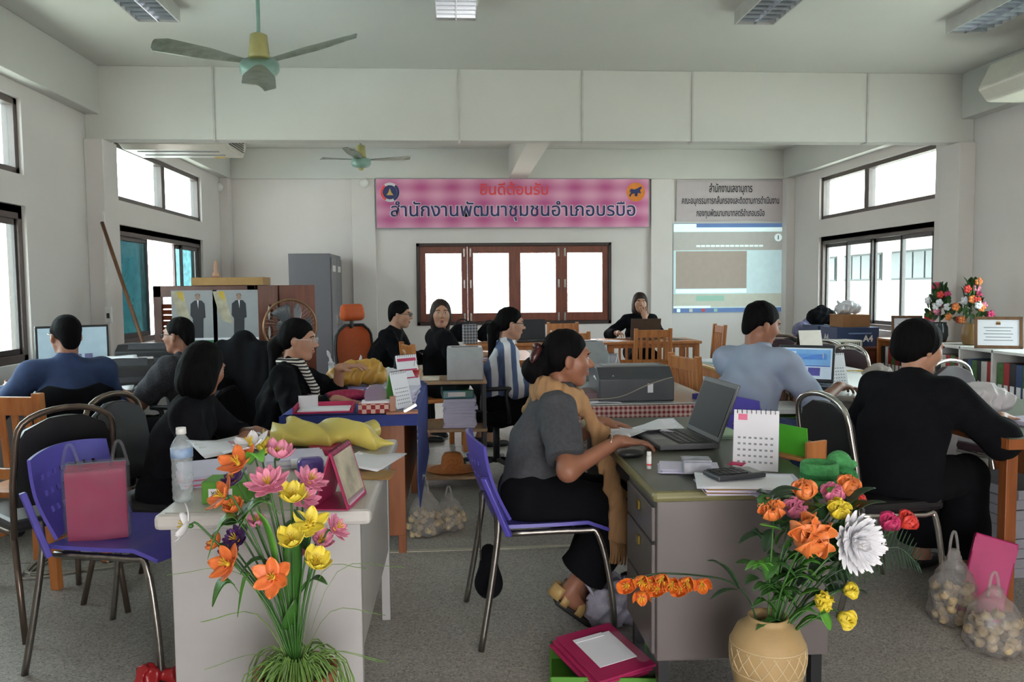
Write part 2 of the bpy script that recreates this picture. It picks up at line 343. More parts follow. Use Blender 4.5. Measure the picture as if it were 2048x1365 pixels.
# ------------------------------------------------------------------ smooth bodies: blended volumes turned into one continuous skin
def _surf(Fd, org, h):
    s = Fd < 0; a = s[:-1, :-1, :-1].astype(np.int8); tot = a*0
    C = [(i, j, k) for i in (0, 1) for j in (0, 1) for k in (0, 1)]; nx, ny, nz = a.shape
    for i, j, k in C: tot += s[i:i+nx, j:j+ny, k:k+nz]
    idx = np.argwhere((tot > 0) & (tot < 8)); val = np.stack([Fd[idx[:, 0]+i, idx[:, 1]+j, idx[:, 2]+k] for i, j, k in C], 1)
    acc = np.zeros((len(idx), 3)); cnt = np.zeros(len(idx))
    for p in range(8):
        for q in range(p+1, 8):
            if sum(abs(C[p][t]-C[q][t]) for t in range(3)) != 1: continue
            c = (val[:, p] < 0) != (val[:, q] < 0); t = np.where(c, val[:, p]/np.where(c, val[:, p]-val[:, q], 1), 0)
            acc += np.where(c[:, None], np.array(C[p])+t[:, None]*(np.array(C[q])-np.array(C[p])), 0); cnt += c
    V = org+h*(idx+acc/cnt[:, None]); im = -np.ones(a.shape, int); im[tuple(idx.T)] = np.arange(len(idx)); Q = []
    for ax in range(3):
        o1, o2 = [t for t in range(3) if t != ax]; sl0 = [slice(None)]*3; sl1 = [slice(None)]*3; sl0[ax] = slice(0, -1); sl1[ax] = slice(1, None)
        e = np.argwhere(s[tuple(sl0)] != s[tuple(sl1)]); e = e[(e[:, o1] > 0) & (e[:, o2] > 0) & (e[:, o1] < s.shape[o1]-1) & (e[:, o2] < s.shape[o2]-1)]
        def at(d1, d2):
            t = e.copy(); t[:, o1] += d1; t[:, o2] += d2; return im[tuple(t.T)]
        q = np.stack([at(-1, -1), at(0, -1), at(0, 0), at(-1, 0)], 1); fl = s[tuple(e.T)]
        if ax == 1: fl = ~fl
        q[~fl] = q[~fl][:, ::-1]; Q.append(q)
    Q = np.concatenate(Q); return V, Q[(Q >= 0).all(1)]
class Blob:
    def __init__(s): s.p = []
    def cap(s, a, b, ra, rb=None, k=.02, flat=None, sc=None, op='+'):
        s.p.append(('c', np.array(a, float), np.array(b, float), ra, ra if rb is None else rb, k, flat, sc, op)); return s
    def ell(s, c, r, k=.02, R=None, op='+'):
        s.p.append(('e', np.array(c, float), np.array(r if hasattr(r, '__len__') else (r,)*3, float), R, 0, k, None, None, op)); return s
    def cut(s, pt, n): s.p.append(('h', np.array(pt, float), np.array(n, float)/np.linalg.norm(n), 0, 0, 0, None, None, '&')); return s
    def moved(s, R, o):
        "all volumes turned by R (3x3) and moved to o"
        R = np.array(R); o = np.array(o, float); t = Blob()
        for q in s.p:
            q = list(q)
            if q[0] == 'c': q[1] = R@q[1]+o; q[2] = R@q[2]+o; q[7] = None if q[7] is None else (R@q[7][0], q[7][1])
            elif q[0] == 'e': q[1] = R@q[1]+o; q[3] = R@(np.eye(3) if q[3] is None else np.array(q[3]))
            else: q[1] = R@q[1]+o; q[2] = R@q[2]
            t.p.append(tuple(q))
        return t
    def join(s, o): s.p += o.p; return s
    def mesh(s, name, h=.008, wr=0, wk=40, ws=None, ridge=False):
        lo = np.full(3, 9e9); hi = -lo
        for q in s.p:
            if q[8] != '+': continue
            if q[0] == 'c': r = max(q[3], q[4])*(1 if q[7] is None else q[7][1]); lo = np.minimum(lo, np.minimum(q[1], q[2])-r); hi = np.maximum(hi, np.maximum(q[1], q[2])+r)
            else: r = q[2].max(); lo = np.minimum(lo, q[1]-r); hi = np.maximum(hi, q[1]+r)
        lo -= 3*h; hi += 3*h; n = np.ceil((hi-lo)/h).astype(int)+1; Fd = np.full(n, .5, np.float32)
        g = [(lo[t]+h*np.arange(n[t])).astype(np.float32) for t in range(3)]
        for typ, A, B, ra, rb, k, flat, sc, op in s.p:
            if typ == 'h': sl = (slice(None),)*3
            else:
                if typ == 'c': r = max(ra, rb)*(1 if sc is None else sc[1])+k+2*h; l0, h0 = np.minimum(A, B)-r, np.maximum(A, B)+r
                else: r = B.max()+k+2*h; l0, h0 = A-r, A+r
                i0 = np.clip(np.floor((l0-lo)/h).astype(int), 0, n); i1 = np.clip(np.ceil((h0-lo)/h).astype(int)+1, 0, n)
                if (i1 <= i0).any(): continue
                sl = tuple(slice(i0[t], i1[t]) for t in range(3))
            X, Y, Z = np.meshgrid(g[0][sl[0]], g[1][sl[1]], g[2][sl[2]], indexing='ij')
            if typ == 'h': d = -((X-A[0])*B[0]+(Y-A[1])*B[1]+(Z-A[2])*B[2])
            elif typ == 'c':
                ba = B-A; L2 = max(1e-9, ba@ba); L = L2**.5; px, py, pz_ = X-A[0], Y-A[1], Z-A[2]; t = (px*ba[0]+py*ba[1]+pz_*ba[2])/L2
                tc = np.clip(t, 0, 1); qx, qy, qz = px-tc*ba[0], py-tc*ba[1], pz_-tc*ba[2]; rr = ra+(rb-ra)*tc
                if sc is not None:
                    w = (qx*sc[0][0]+qy*sc[0][1]+qz*sc[0][2])*(1/sc[1]-1); qx, qy, qz = qx+w*sc[0][0], qy+w*sc[0][1], qz+w*sc[0][2]
                d = np.sqrt(qx*qx+qy*qy+qz*qz)-rr
                if flat: 
                    if 'a' in flat: d = np.maximum(d, -t*L)
                    if 'b' in flat: d = np.maximum(d, (t-1)*L)
            else:
                px, py, pz_ = X-A[0], Y-A[1], Z-A[2]
                if ra is not None: R = np.array(ra); px, py, pz_ = (px*R[0, 0]+py*R[1, 0]+pz_*R[2, 0], px*R[0, 1]+py*R[1, 1]+pz_*R[2, 1], px*R[0, 2]+py*R[1, 2]+pz_*R[2, 2])
                k1 = np.sqrt((px/B[0])**2+(py/B[1])**2+(pz_/B[2])**2); k2 = np.sqrt((px/B[0]**2)**2+(py/B[1]**2)**2+(pz_/B[2]**2)**2); d = k1*(k1-1)/np.maximum(k2, 1e-6); d = np.where(k1 < .2, -B.min()*.8, d)
            f = Fd[sl]
            if op == '+': 
                hh = np.clip(.5+.5*(f-d)/max(k, 1e-5), 0, 1); Fd[sl] = f+(d-f)*hh-k*hh*(1-hh)
            elif op == '-':
                hh = np.clip(.5-.5*(f+d)/max(k, 1e-5), 0, 1); Fd[sl] = f+(-d-f)*hh+k*hh*(1-hh)
            else: Fd[sl] = np.maximum(f, d)
        if wr:
            X, Y, Z = np.meshgrid(*g, indexing='ij'); a = ws or (1, 1, 1); X, Y, Z = X*a[0], Y*a[1], Z*a[2]
            if ridge: Fd += (-wr*(1.2-2*np.abs(np.sin(wk*(X*.8+.5*Y)+2.3*np.sin(wk*.37*Z+1)+1.2*np.sin(wk*.5*Y)))-1.2*np.abs(np.sin(wk*.7*(Z+.6*Y-.4*X)+1.9*np.sin(wk*.33*X+.6))))).astype(np.float32)
            else: Fd += (wr*(np.sin(wk*(X+.6*Y)+2*np.sin(wk*.31*Z))*np.sin(wk*.8*(Z+.5*Y-.3*X)+1.7*np.sin(wk*.4*X))+.5*np.sin(wk*1.9*(Y-.4*Z+.2*X)))).astype(np.float32)
        V, Q = _surf(Fd, lo, h); me = bpy.data.meshes.new(name); me.from_pydata(V.tolist(), [], Q.tolist()); me.shade_smooth(); return me
    def build(s, name, m, parent=None, h=.008, wr=0, wk=40, ws=None, loc=None, rz=0, ridge=False): return link(name, s.mesh(name, h, wr, wk, ws, ridge), m, parent, 0, loc, rz)
# ------------------------------------------------------------------ people
skin_a = mat('warm_brown_skin', '8a5c46', .5, var=.06, scale=9); skin_b = mat('light_brown_skin', 'a67b64', .5, var=.06, scale=9)
hairm = mat('black_hair', '070607', .75, spec=.1, var=.5, scale=30, bump=.35, bscale=45, stretch=(3, 3, .5)); hairb = mat('dark_brown_hair', '24150f', .6, spec=.3, var=.5, scale=30, bump=.35, bscale=45, stretch=(3, 3, .5))
eyew = mat('eye_white', 'cfc8c0', .3); eyed = mat('eye_iris', '120a08', .2); lipm = mat('lip_colour', '8a4440', .45); trous = mat('black_trousers', '0c0d11', .95, var=.2, spec=.15)
def vec(*a): return np.array(a, float)
def unit(v): v = np.array(v, float); return v/np.linalg.norm(v)
def basis(fwd, up=(0, 0, 1)):
    "columns: right, forward, up"
    f = unit(fwd); u = np.array(up, float); u = unit(u-f*(u@f)); return np.stack([np.cross(f, u), f, u], 1)
def head_blob():
    b = Blob(); b.ell((0, -.014, .034), (.074, .094, .084)).ell((0, .026, -.03), (.06, .062, .08), .03).ell((0, .06, -.092), (.022, .02, .018), .03)
    for s in (-1, 1): b.cap((s*.052, -.005, -.045), (s*.02, .055, -.09), .018, .016, .03).ell((s*.037, .052, -.018), (.028, .03, .028), .03).ell((s*.033, .1, .014), .017, .014, op='-').ell((s*.012, .094, -.026), .0085, .008).ell((s*.077, -.008, -.008), (.009, .02, .031), .008, R=rotm(0, 0, s*.35))
    b.cap((-.034, .077, .034), (.034, .077, .034), .012, None, .02).cap((0, .084, .012), (0, .109, -.02), .008, .0125, .012).ell((0, .085, -.052), (.022, .014, .0065), .008).ell((0, .084, -.063), (.019, .013, .007), .008); return b
def ik(S, T, l1, l2, pole):
    S, T = np.array(S, float), np.array(T, float); d = T-S; L = min(np.linalg.norm(d), (l1+l2)*.995); T = S+unit(d)*L; a = (l1*l1-l2*l2+L*L)/(2*L); hgt = math.sqrt(max(0, l1*l1-a*a)); u = unit(d); p = np.array(pole, float); p = unit(p-u*(p@u)); return S+u*a+p*hgt, T
def hand_blob(side, curl=.5, spread=1.0):
    "wrist at origin, fingers along +y, palm facing -z, thumb on the inner side"
    b = Blob(); b.cap((0, -.02, 0), (0, .02, 0), .024, .026, .01).ell((0, .05, 0), (.04, .045, .0155), .015)
    for i, (L, w) in enumerate(((.062, .0085), (.072, .0088), (.067, .0085), (.052, .0075))):
        x = (-.033+.022*i)*-side; t = .09*(i-1.5)*-side*spread; p = vec(x, .083, 0); a = 0.25*curl
        for q in (.45, .32, .26): 
            n = p+L*q*1.15*vec(math.sin(t)*math.cos(a), math.cos(t)*math.cos(a), -math.sin(a)); b.cap(p, n, w, w*.92, .004); p = n; a += .75*curl
    p = vec(.03*side*-1*-1, .02, -.004); x = side*1.0
    b.cap((x*.022, .018, -.004), (x*.05, .05, -.012), .013, .011, .012).cap((x*.05, .05, -.012), (x*.056, .082, -.02), .01, .0085, .004); return b
def person(name, label, loc, rz, sp):
    g = sp.get; sc = g('sc', 1.0); h = g('res', .008); seat = g('seat', .45)/sc; root = thing(name, label, 'person', loc, rz); fem = g('fem', 1); bw = g('bw', 1.0)
    lean = g('lean', .1); u = vec(g('side', 0), math.sin(lean), math.cos(lean)); u = unit(u); P = vec(0, 0, seat+.10); l2 = lean+g('bend', .1); u2 = unit(vec(g('side', 0), math.sin(l2), math.cos(l2)))
    C = P+u*.22; N = C+u2*.24; sw = (.15 if fem else .172)*bw; tw = g('twist', 0); rx = vec(math.cos(tw), math.sin(tw), 0); ty = vec(-math.sin(tw), math.cos(tw), 0)
    hy, hp = g('hyaw', 0), g('hpit', 0); hf = vec(-math.sin(hy)*math.cos(hp), math.cos(hy)*math.cos(hp), math.sin(hp)); HB = basis(hf); nk = g('neck', .35); HC = N+unit(u2+vec(0, nk*math.cos(hy)*.6, .8))*.15+HB[:, 2]*.0
    SL, SR = N-rx*sw-u2*.06+ty*g('shf', .0), N+rx*sw-u2*.06+ty*g('shf', .0); hips = [P+vec(-.09, .02, -.01), P+vec(.09, .02, -.01)]
    kn = g('knees', [(-.11, .42, seat+.055), (.11, .42, seat+.055)]); an = g('ankles', [(-.11, .44, .085), (.11, .44, .085)]); ft = g('feet', [(0, 1, -.12)]*2)
    body = Blob(); body.cap(P, C, .1, .085, .03, sc=(rx, 1.28)).cap(C, N-u2*.09, .085, .062, .05, sc=(rx, 1.35)).cap(N-u2*.05, HC-HB[:, 2]*.05-HB[:, 1]*.025, .054, .05 if fem else .057, .03)
    sh = Blob(); inf = g('loose', .016); cw = 1.3*bw; q = P-u*.03
    sh.cap(q, C, .112+inf*.7, .1+inf*.6, .04, sc=(rx, cw)).cap(C, N-u2*.09, .1+inf*.6, .084+inf*.5, .05, sc=(rx, cw*1.05))
    for S in (SL, SR): sh.cap(S-u2*.005, N-u2*.01, .048+inf*.5, .046, .05)
    sh.cap(N-u2*.03, N+u2*.02, .06, .057, .03)
    if fem: 
        for s in (-1, 1): sh.ell(C+u2*.07+rx*s*.065+ty*.085, (.06, .05, .055), .04)
    arms = g('arms'); slv = g('sleeve', 1.0); ends = []
    for side, S, (T, pole, hd, pn) in ((-1, SL, arms[0]), (1, SR, arms[1])):
        E, Wr = ik(S, T, .29, .25, pole); fa = unit(Wr-E); ends.append((E, Wr)); body.cap(S, E, .05, .04, .03).cap(E, Wr, .04, .026, .03)
        hd = fa if hd is None else unit(hd); pn = np.array(pn, float); z = -unit(pn-hd*(pn@hd)); HM = np.stack([np.cross(hd, z), hd, z], 1); body.join(hand_blob(side*-1 if False else -side, g('curl', .5)).moved(HM, Wr+hd*.01))
        if slv >= 1: e2 = E+(Wr-E)*(slv-1); sh.cap(S, E, .052+inf*.6, .046+inf*.7, .04); sh.cap(E, e2, .046+inf*.7, .034+inf*.7, .02, flat='b')
        else: e2 = S+(E-S)*slv; sh.cap(S, e2, .058+inf, .056+inf*.9, .04, flat='b')
    pt = Blob(); pin = g('ploose', .012); pt.cap(P-vec(.07, 0, .01), P+vec(.07, 0, -.01), .112+pin*.5, None, .04).cut((0, 0, seat+.004), (0, 0, 1))
    for i in (0, 1):
        K, A = np.array(kn[i], float), np.array(an[i], float); body.cap(hips[i], K, .075, .052, .03).cap(K, A, .05, .036, .03)
        d = unit(ft[i]); up = unit(A-K)*-1; body.cap(A, A+d*.02+vec(0, 0, -.03), .036, .034, .02).cap(A+vec(0, 0, -.04)-d*.02, A+d*.14+vec(0, 0, -.05), .035, .028, .02)
        pt.cap(hips[i], K, .088+pin, .066+pin, .04); fl = g('plen', .88); pt.cap(K, K+(A-K)*fl, .064+pin, .05+pin*g('flare', 1.0), .03, flat='b')
        if g('shoes', True):
            s = Blob().cap(A+vec(0, 0, -.045)-d*.03, A+d*.15+vec(0, 0, -.05), .042, .034, .02).cut(A+vec(0, 0, -.03), (0, 0, -1)).cut(A+vec(0, 0, -.082), (0, 0, 1)); s.build('shoe', g('shoem', blackp), root, h*1.1)
    body.join(head_blob().moved(HB, HC)); o = body.build('body', g('skin', skin_a), root, h)
    sh.cut((0, 0, seat+.012), (0, 0, 1)); sh.cut(N+u2*.04+vec(0, .0, 0), -u2-vec(0, .35, 0))
    t = sh.build('shirt', g('shirt', blackcloth), root, h*1.15, g('wr', .004), g('wk', 38)); pt.build('trousers', g('pants', trous), root, h*1.3, .003, 30)
    def hloc(p): return HC+HB@vec(*p)
    HR = Matrix([list(r) for r in HB])
    for s in (-1, 1):
        MB().ell(hloc((s*.032, .0805, .011)), (.0125, .005, .0058), HR).build('eye', eyew, root, True); MB().ell(hloc((s*.032, .0832, .011)), (.0052, .0035, .0055), HR).build('iris', eyed, root, True)
        MB().tube([hloc((s*.015, .0895, .031)), hloc((s*.032, .0895, .036)), hloc((s*.05, .077, .029))], .0032, 6).build('eyebrow', hairm, root, True)
    MB().ell(hloc((0, .0885, -.0525)), (.021, .012, .0048), HR).ell(hloc((0, .0875, -.0622)), (.018, .0115, .0058), HR).build('lips', g('lipm', lipm), root, True)
    st = g('hair', 'short'); hb = Blob(); hs = g('hs', 1.0)
    hb.ell((0, -.02, .042), (.083*hs, .1*hs, .09*hs), .02)
    if st == 'short': hb.p.pop(); hb.ell((0, -.018, .044), (.0795*hs, .0975*hs, .087*hs), .02); hb.cap((-.06, .0, .03), (.06, .0, .03), .02, None, .03).ell((0, -.078, -.03), (.052, .026, .05), .04).ell((0, .085, -.04), (.12, .075, .09), .015, op='-').cut((0, .08, .06), (0, -1, .85)).ell((.078, .005, -.022), (.03, .02, .03), .01, op='-').ell((-.078, .005, -.022), (.03, .02, .03), .01, op='-')
    elif st == 'puff': hb.ell((0, -.04, .03), (.1, .105, .1), .03).ell((0, -.08, -.03), (.08, .05, .06), .04).ell((0, .1, -.05), (.1, .09, .11), .02, op='-').cut((0, .0, -.085), (0, -.3, 1))
    elif st == 'bob': hb.ell((0, -.035, -.03), (.098, .098, .12), .03).ell((0, -.035, -.095), (.094, .08, .065), .03).ell((0, .115, -.06), (.072, .11, .125), .012, op='-').cut((0, 0, -.15), (0, -.1, 1))
    elif st == 'long': hb.ell((0, -.03, -.02), (.096, .098, .11), .03).cap((0, -.05, -.06), (0, -.07, -.24), .085, .075, .03).ell((0, .112, -.05), (.067, .112, .13), .012, op='-').ell((0, .08, -.17), (.05, .09, .12), .012, op='-')
    else:
        hb.ell((0, -.05, .0), (.075, .07, .07), .03).ell((0, .092, -.045), (.12, .085, .105), .015, op='-').cut((0, .082, .058), (0, -1, .72))
        for s in (-1, 1): hb.ell((s*.078, .005, -.02), (.03, .022, .032), .01, op='-')
        if st == 'tail': hb.cap((0, -.1, .0), (0, -.135, -.05), .035, .04, .02).cap((0, -.135, -.05), (0, -.125, -.3), .04, .022, .03)
        if st == 'clip': hb.cap((0, -.105, .005), (0, -.145, -.055), .04, .05, .02).cap((0, -.145, -.055), (0, -.1, -.125), .05, .035, .03)
    hb.moved(HB, HC).build('hair', g('hairm', hairm), root, min(h, .008), .0016, 90, (1, 1, .35))
    if g('collar'):
        for s in (-1, 1): MB().grid([[N+u2*(.035+.0*r)+vec(s*(.058+.016*r)*math.sin(a), (.058+.016*r)*-math.cos(a)*.95+.004, .022-.03*r-.012*math.sin(a/2)) for a in np.linspace(0, 2.75, 10)] for r in (0, .5, 1)], .004).build('collar', g('shirt'), root, True)
    if g('glasses'):
        gm = MATS.get(g('glasses')) or blackp
        for s in (-1, 1):
            gl = MB().tube([hloc((s*.034+.023*math.cos(a), .1, .01+.017*math.sin(a))) for a in np.linspace(0, 2*math.pi, 16, False)], .0022, 6, True).tube([hloc((s*.057, .098, .015)), hloc((s*.079, .06, .014)), hloc((s*.083, -.01, .008))], .0022, 6)
            if s > 0: gl.tube([hloc((-.011, .1, .013)), hloc((.011, .1, .013))], .002, 6)
            gl.build('glasses', gm, root, True)
    root.scale = (sc,)*3
    return root, dict(HC=HC, HB=HB, N=N, C=C, P=P, ends=ends, u=u, u2=u2, SL=SL, SR=SR, hloc=hloc, sc=sc)
def face(dx, dy): return math.atan2(-dx, dy)   # turn that points local +y along (dx, dy)
TY = lambda y, d=.45: None
# arms: (wrist target, elbow pole, hand direction or None, palm normal) in the sitter's own frame: x right, y ahead, z up
DN = (0, 0, -1)
def deskarm(x, y, z, out=.4, hd=(0, 1, -.15)): return ((x, y, z), (out*(1 if x > 0 else -1), -.5, -.7), hd, DN)
p8, J8 = person('person', 'woman in grey polo shirt and tan scarf using a mouse at the grey desk', (pY(1056, 900, 3.28).x, 3.28, 0), face(1, .04),
    dict(res=.0048, collar=1, lean=.2, bend=.16, hyaw=-.0, hpit=-.08, hair='clip', neck=.45, arms=[deskarm(-.16, .36, .85), ((.27, .335, .842), (.35, -1, -.5), (-.1, 1, -.08), DN)], sleeve=.82, loose=.024, wr=.004, shirt=mat('grey_melange_jersey', '3c3e43', .9, var=.2, scale=60, bump=.1),
         knees=[(-.1, .4, .5), (.1, .41, .5)], ankles=[(-.05, .24, .12), (.07, .17, .15)], feet=[(0.05, 1, -.5), (0, .8, -.6)], ploose=.03, plen=.78, flare=2.0, shoes=False, curl=.6, sc=.94))
def add(name, m, b, par, h=.007, **k): return b.build(name, m, par, h, **k)
J = J8; N, u2 = J['N'], J['u2']
tan = mat('tan_cotton_scarf', '8f6c4a', .9, var=.15, scale=18, bump=.3, bscale=22, stretch=(1, 1, .4), col2='a37f58')
b = Blob()
for i, (r, dz) in enumerate(((.085, .0), (.095, -.03), (.1, -.055))):
    ring = [N+vec((r+.03)*math.cos(t)*1.15, r*math.sin(t)*1.0+.01, dz+.02+.035*math.sin(t+math.pi)) for t in np.linspace(0, 2*math.pi, 14)]
    for p, q in zip(ring, ring[1:]): b.cap(p, q, .024, None, .018)
pth = [N+vec(.08, .08, -.03), N+vec(.085, .165, -.16), N+vec(.09, .2, -.3), N+vec(.17, .22, -.42), N+vec(.215, .23, -.5), N+vec(.22, .23, -.6)]
for p, q in zip(pth, pth[1:]): b.cap(p, q, .021, .02, .02, sc=(vec(.5, .86, 0), 2.3))
for x in (-.06, .02): b.cap(N+vec(x, -.06, 0), N+vec(x*2.2, -.11, -.1), .035, .025, .03)
sf = add('scarf', tan, b, p8, .0065, wr=.0035, wk=75, ws=(1.5, 1.3, .25))
m = MB()
for i in range(14): 
    q = N+vec(.2+.003*i, .19+.006*i, -.61); m.tube(curvy([q, q+vec(.003*math.sin(i), .004, -.05), q+vec(.008*math.sin(i*3), .0, -.1)], 5), .003, 5)
m.build('fringe', tan, sf)
hl = J['hloc']; MB().tube([hl((.0, -.1, .03)), hl((.02, -.135, .035)), hl((.03, -.155, .0)), hl((.035, -.165, -.04))], .014, 8, rr=[.01, .02, .02, .008]).ell(hl((0, -.14, .045)), (.035, .02, .02)).build('hair_clip', mat('red_brown_clip', '3a1518', .3), p8, True)
E_, W_ = J['ends'][1]
MB().tube([W_+vec(.03*math.cos(t), -.035+.008*math.sin(t), .03*math.sin(t)) for t in np.linspace(0, 6.28, 16, False)], .003, 6, True).build('bracelet', chrome, p8, True)
for i in (0, 1):   # sandals
    A, d = vec(*[(-.05, .24, .12), (.07, .17, .15)][i]), unit([(0.05, 1, -.5), (0, .8, -.6)][i]); R = basis(d); hm = Matrix([list(r) for r in R])
    so = MB(); so.prism([(-.035, -.06), (.035, -.06), (.042, .06), (.045, .13), (.03, .18), (-.01, .185), (-.04, .14), (-.04, .05)], .026, hm, A+vec(0, 0, -.05)+R[:, 2]*-.04).build('sandal_sole', mat('dark_rubber_sole', '1d1a19', .6), p8, bev=.006)
    tm = mat('beige_leather_strap', 'a88a55', .5)
    for y, w, z in ((.08, .05, .03), (-.0, .045, .05)):
        MB().grid([[A+R@vec(.039*math.cos(t), y+.018*s, -.055+(.036+z*.35)*math.sin(t)) for t in np.linspace(-.2, math.pi+.2, 12)] for s in (-1, 0, 1)], .004).build('sandal_strap', tm, p8, True)
    MB().grid([[A+R@vec(.04*math.cos(t), -.03-.045*math.sin(t), -.06+.03*s) for t in np.linspace(0, math.pi, 10)] for s in (0, 1, 2)], .004).build('heel_strap', tm, p8, True)
navy = mat('blue_cotton_jacket', '1f3358', .85, var=.15, scale=20, bump=.15)
p1, J1 = person('person', 'man in blue jacket seen from behind at the desk by the left window', (-2.2, 4.75, 0), face(-.5, .87),
    dict(fem=0, lean=.06, bend=.14, hyaw=.25, hair='short', arms=[((-.3, .33, .84), (-.5, -.5, -.7), None, DN), deskarm(.22, .4, .82, .25)], sleeve=1.95, loose=.03, wr=.006, wk=26, shirt=navy, seat=.45, glasses='clear_glasses_rim', sc=.97, bw=1.1)) if not mat('clear_glasses_rim', 'b9b4b0', .2) is None else None
p2, J2 = person('person', 'man with dark-rimmed glasses and receding hair seen in profile near the calendars', (-1.72, 5.35, 0), face(-1, .25),
    dict(fem=0, lean=.05, bend=.1, hpit=-.05, hair='short', hs=.97, arms=[deskarm(-.2, .42, .8), deskarm(.2, .42, .8)], sleeve=.9, loose=.03, wr=.006, shirt=mat('charcoal_print_shirt', '2a2a30', .9, var=.5, scale=90), seat=.42, glasses='black_plastic', res=.009, sc=.96))
p3, J3 = person('person', 'woman with black bob seen from behind, reading at the white desk', (-1.3, 3.72, 0), face(.75, -.2),
    dict(lean=.26, bend=.2, hpit=-.35, hyaw=1.3, twist=.35, hair='bob', arms=[((-.2, .36, .79), (-.6, -.3, -.4), (.3, 1, -.1), DN), ((.15, .5, .83), (.3, -.4, -.8), (0, 1, -.1), DN)], sleeve=1.45, loose=.035, wr=.006, wk=24, shirt=mat('sheer_black_blouse', '121216', .95, var=.25, scale=14, bump=.2, spec=.15), res=.0075, seat=.42, sc=.92))
p4, J4 = person('person', 'woman in black jacket with striped neck scarf and glasses at the blue-covered desk', (-1.06, 4.72, 0), face(1, -.05),
    dict(lean=.22, bend=.1, hpit=-.12, hair='tail', arms=[((-.02, .4, .96), (-.5, .1, -.7), (.2, .9, .15), (0, .5, -1)), deskarm(.2, .42, .8)], sleeve=1.85, loose=.03, wr=.006, shirt=blackcloth, seat=.43, glasses='clear_glasses_rim', res=.0075, sc=.97, skin=skin_b))
def _sc(N_, L, co): return stripes(N_, L, co, 'Z', 16, '141419', 'cfcac2', .5, 2)
b = Blob(); N = J4['N']
for t0, t1 in zip(np.linspace(.5, 5.8, 12), np.linspace(.5, 5.8, 12)[1:]): b.cap(N+vec(.085*math.sin(t0), .07*-math.cos(t0)*-1+.0, .02), N+vec(.085*math.sin(t1), -.07*-math.cos(t1), .02), .02, None, .015)
for x in (.05, .085): b.cap(N+vec(x, .075, .0), N+vec(x+.01, .15, -.14), .022, .02, .015).cap(N+vec(x+.01, .15, -.14), N+vec(x, .17, -.33), .02, .017, .015)
add('scarf', pattern('black_white_striped_scarf', _sc, .9), b, p4, .007)
p5, J5 = person('person', 'man in black shirt with glasses leaning forward from the orange chair', (pY(756, 700, 7.45).x, 7.45, 0), face(1, -.15),
    dict(fem=0, lean=.25, bend=.2, hpit=-.1, hair='short', arms=[deskarm(-.2, .5, .78), ((.16, .52, .8), (.6, -.4, -.6), (0, 1, -.1), DN)], sleeve=1.8, loose=.035, wr=.006, shirt=blackcloth, seat=.48, glasses='black_plastic', res=.01, skin=skin_b, bw=1.1))
p6, J6 = person('person', 'woman in black with shoulder-length hair turning to look at the camera', (pY(872, 700, 6.95).x, 6.95, 0), face(.95, .3),
    dict(lean=.06, bend=.05, hyaw=-1.75, hair='long', neck=.1, arms=[deskarm(-.18, .42, .8), ((.2, .36, .82), (.5, -.5, -.7), (0, 1, -.1), DN)], sleeve=.95, loose=.024, shirt=blackcloth, seat=.46, res=.009, skin=skin_b, hairm=hairb))
def _st(N_, L, co):
    return stripes(N_, L, co, 'Y', 3.6, '4a5a7e', 'd4d3d8', .45, .6)
p7, J7 = person('person', 'woman in blue and white striped shirt with long ponytail and glasses', (pY(1000, 800, 6.0).x-.02, 6.0, 0), face(1, .12),
    dict(lean=.08, bend=.16, hpit=-.12, hair='tail', arms=[deskarm(-.18, .4, .78), ((.2, .34, .7), (.3, -.5, -.8), (0, 1, -.2), DN)], sleeve=1.7, loose=.032, wr=.005, shirt=pattern('striped_shirt_cotton', _st, .85), seat=.44, glasses='black_plastic', res=.008, sc=.97, skin=skin_b))
p9, J9 = person('person', 'woman in black with chin resting on hand behind the brown laptop', (pY(1277, 640, 10.15).x, 10.15, 0), face(-.05, -1),
    dict(lean=.12, bend=.08, hyaw=0, hair='bob', hs=1.05, arms=[((-.03, .27, .955), (-.5, .3, -.6), (.1, -.3, 1), (0, -1, 0)), ((.3, .32, .8), (.7, -.3, -.5), (0, 1, -.1), DN)], sleeve=1.75, loose=.026, shirt=blackcloth, seat=.46, res=.01, skin=skin_b, hairm=hairb, sc=1.03))
p10, J10 = person('person', 'man in pale blue shirt working at the white desk with open laptop', (pY(1482, 800, 4.4).x, 4.4, 0), face(.8, .58),
    dict(fem=0, lean=.24, bend=.16, hyaw=-.55, hpit=-.28, hair='short', hs=1.03, arms=[((-.12, .54, .79), (-.4, -.3, -.9), (.4, 1, -.1), DN), ((.3, .5, .79), (.3, -.5, -.9), (.1, 1, -.12), DN)], collar=1, sleeve=1.04, loose=.034, wr=.007, wk=26, shirt=mat('pale_blue_cotton', '8f9bb0', .85, var=.06, scale=8, bump=.12, bscale=16), pants=mat('blue_jeans', '26365c', .9), seat=.47, res=.0075, bw=1.1, sc=1.02))
p11, J11 = person('person', 'woman in loose black top with short full hair at the right-hand desk', (1.95, 3.42, 0), face(.85, .5),
    dict(lean=.2, bend=.2, hyaw=-.45, hpit=-.28, hair='puff', arms=[((-.2, .42, .8), (-.6, -.3, -.6), None, DN), ((.26, .42, .83), (.7, -.3, -.6), (-.1, 1, -.1), DN)], sc=.95, sleeve=1.5, loose=.05, wr=.006, wk=20, shirt=blackcloth, res=.007, seat=.45, ploose=.03, bw=1.12, skin=skin_b, flare=2.2))
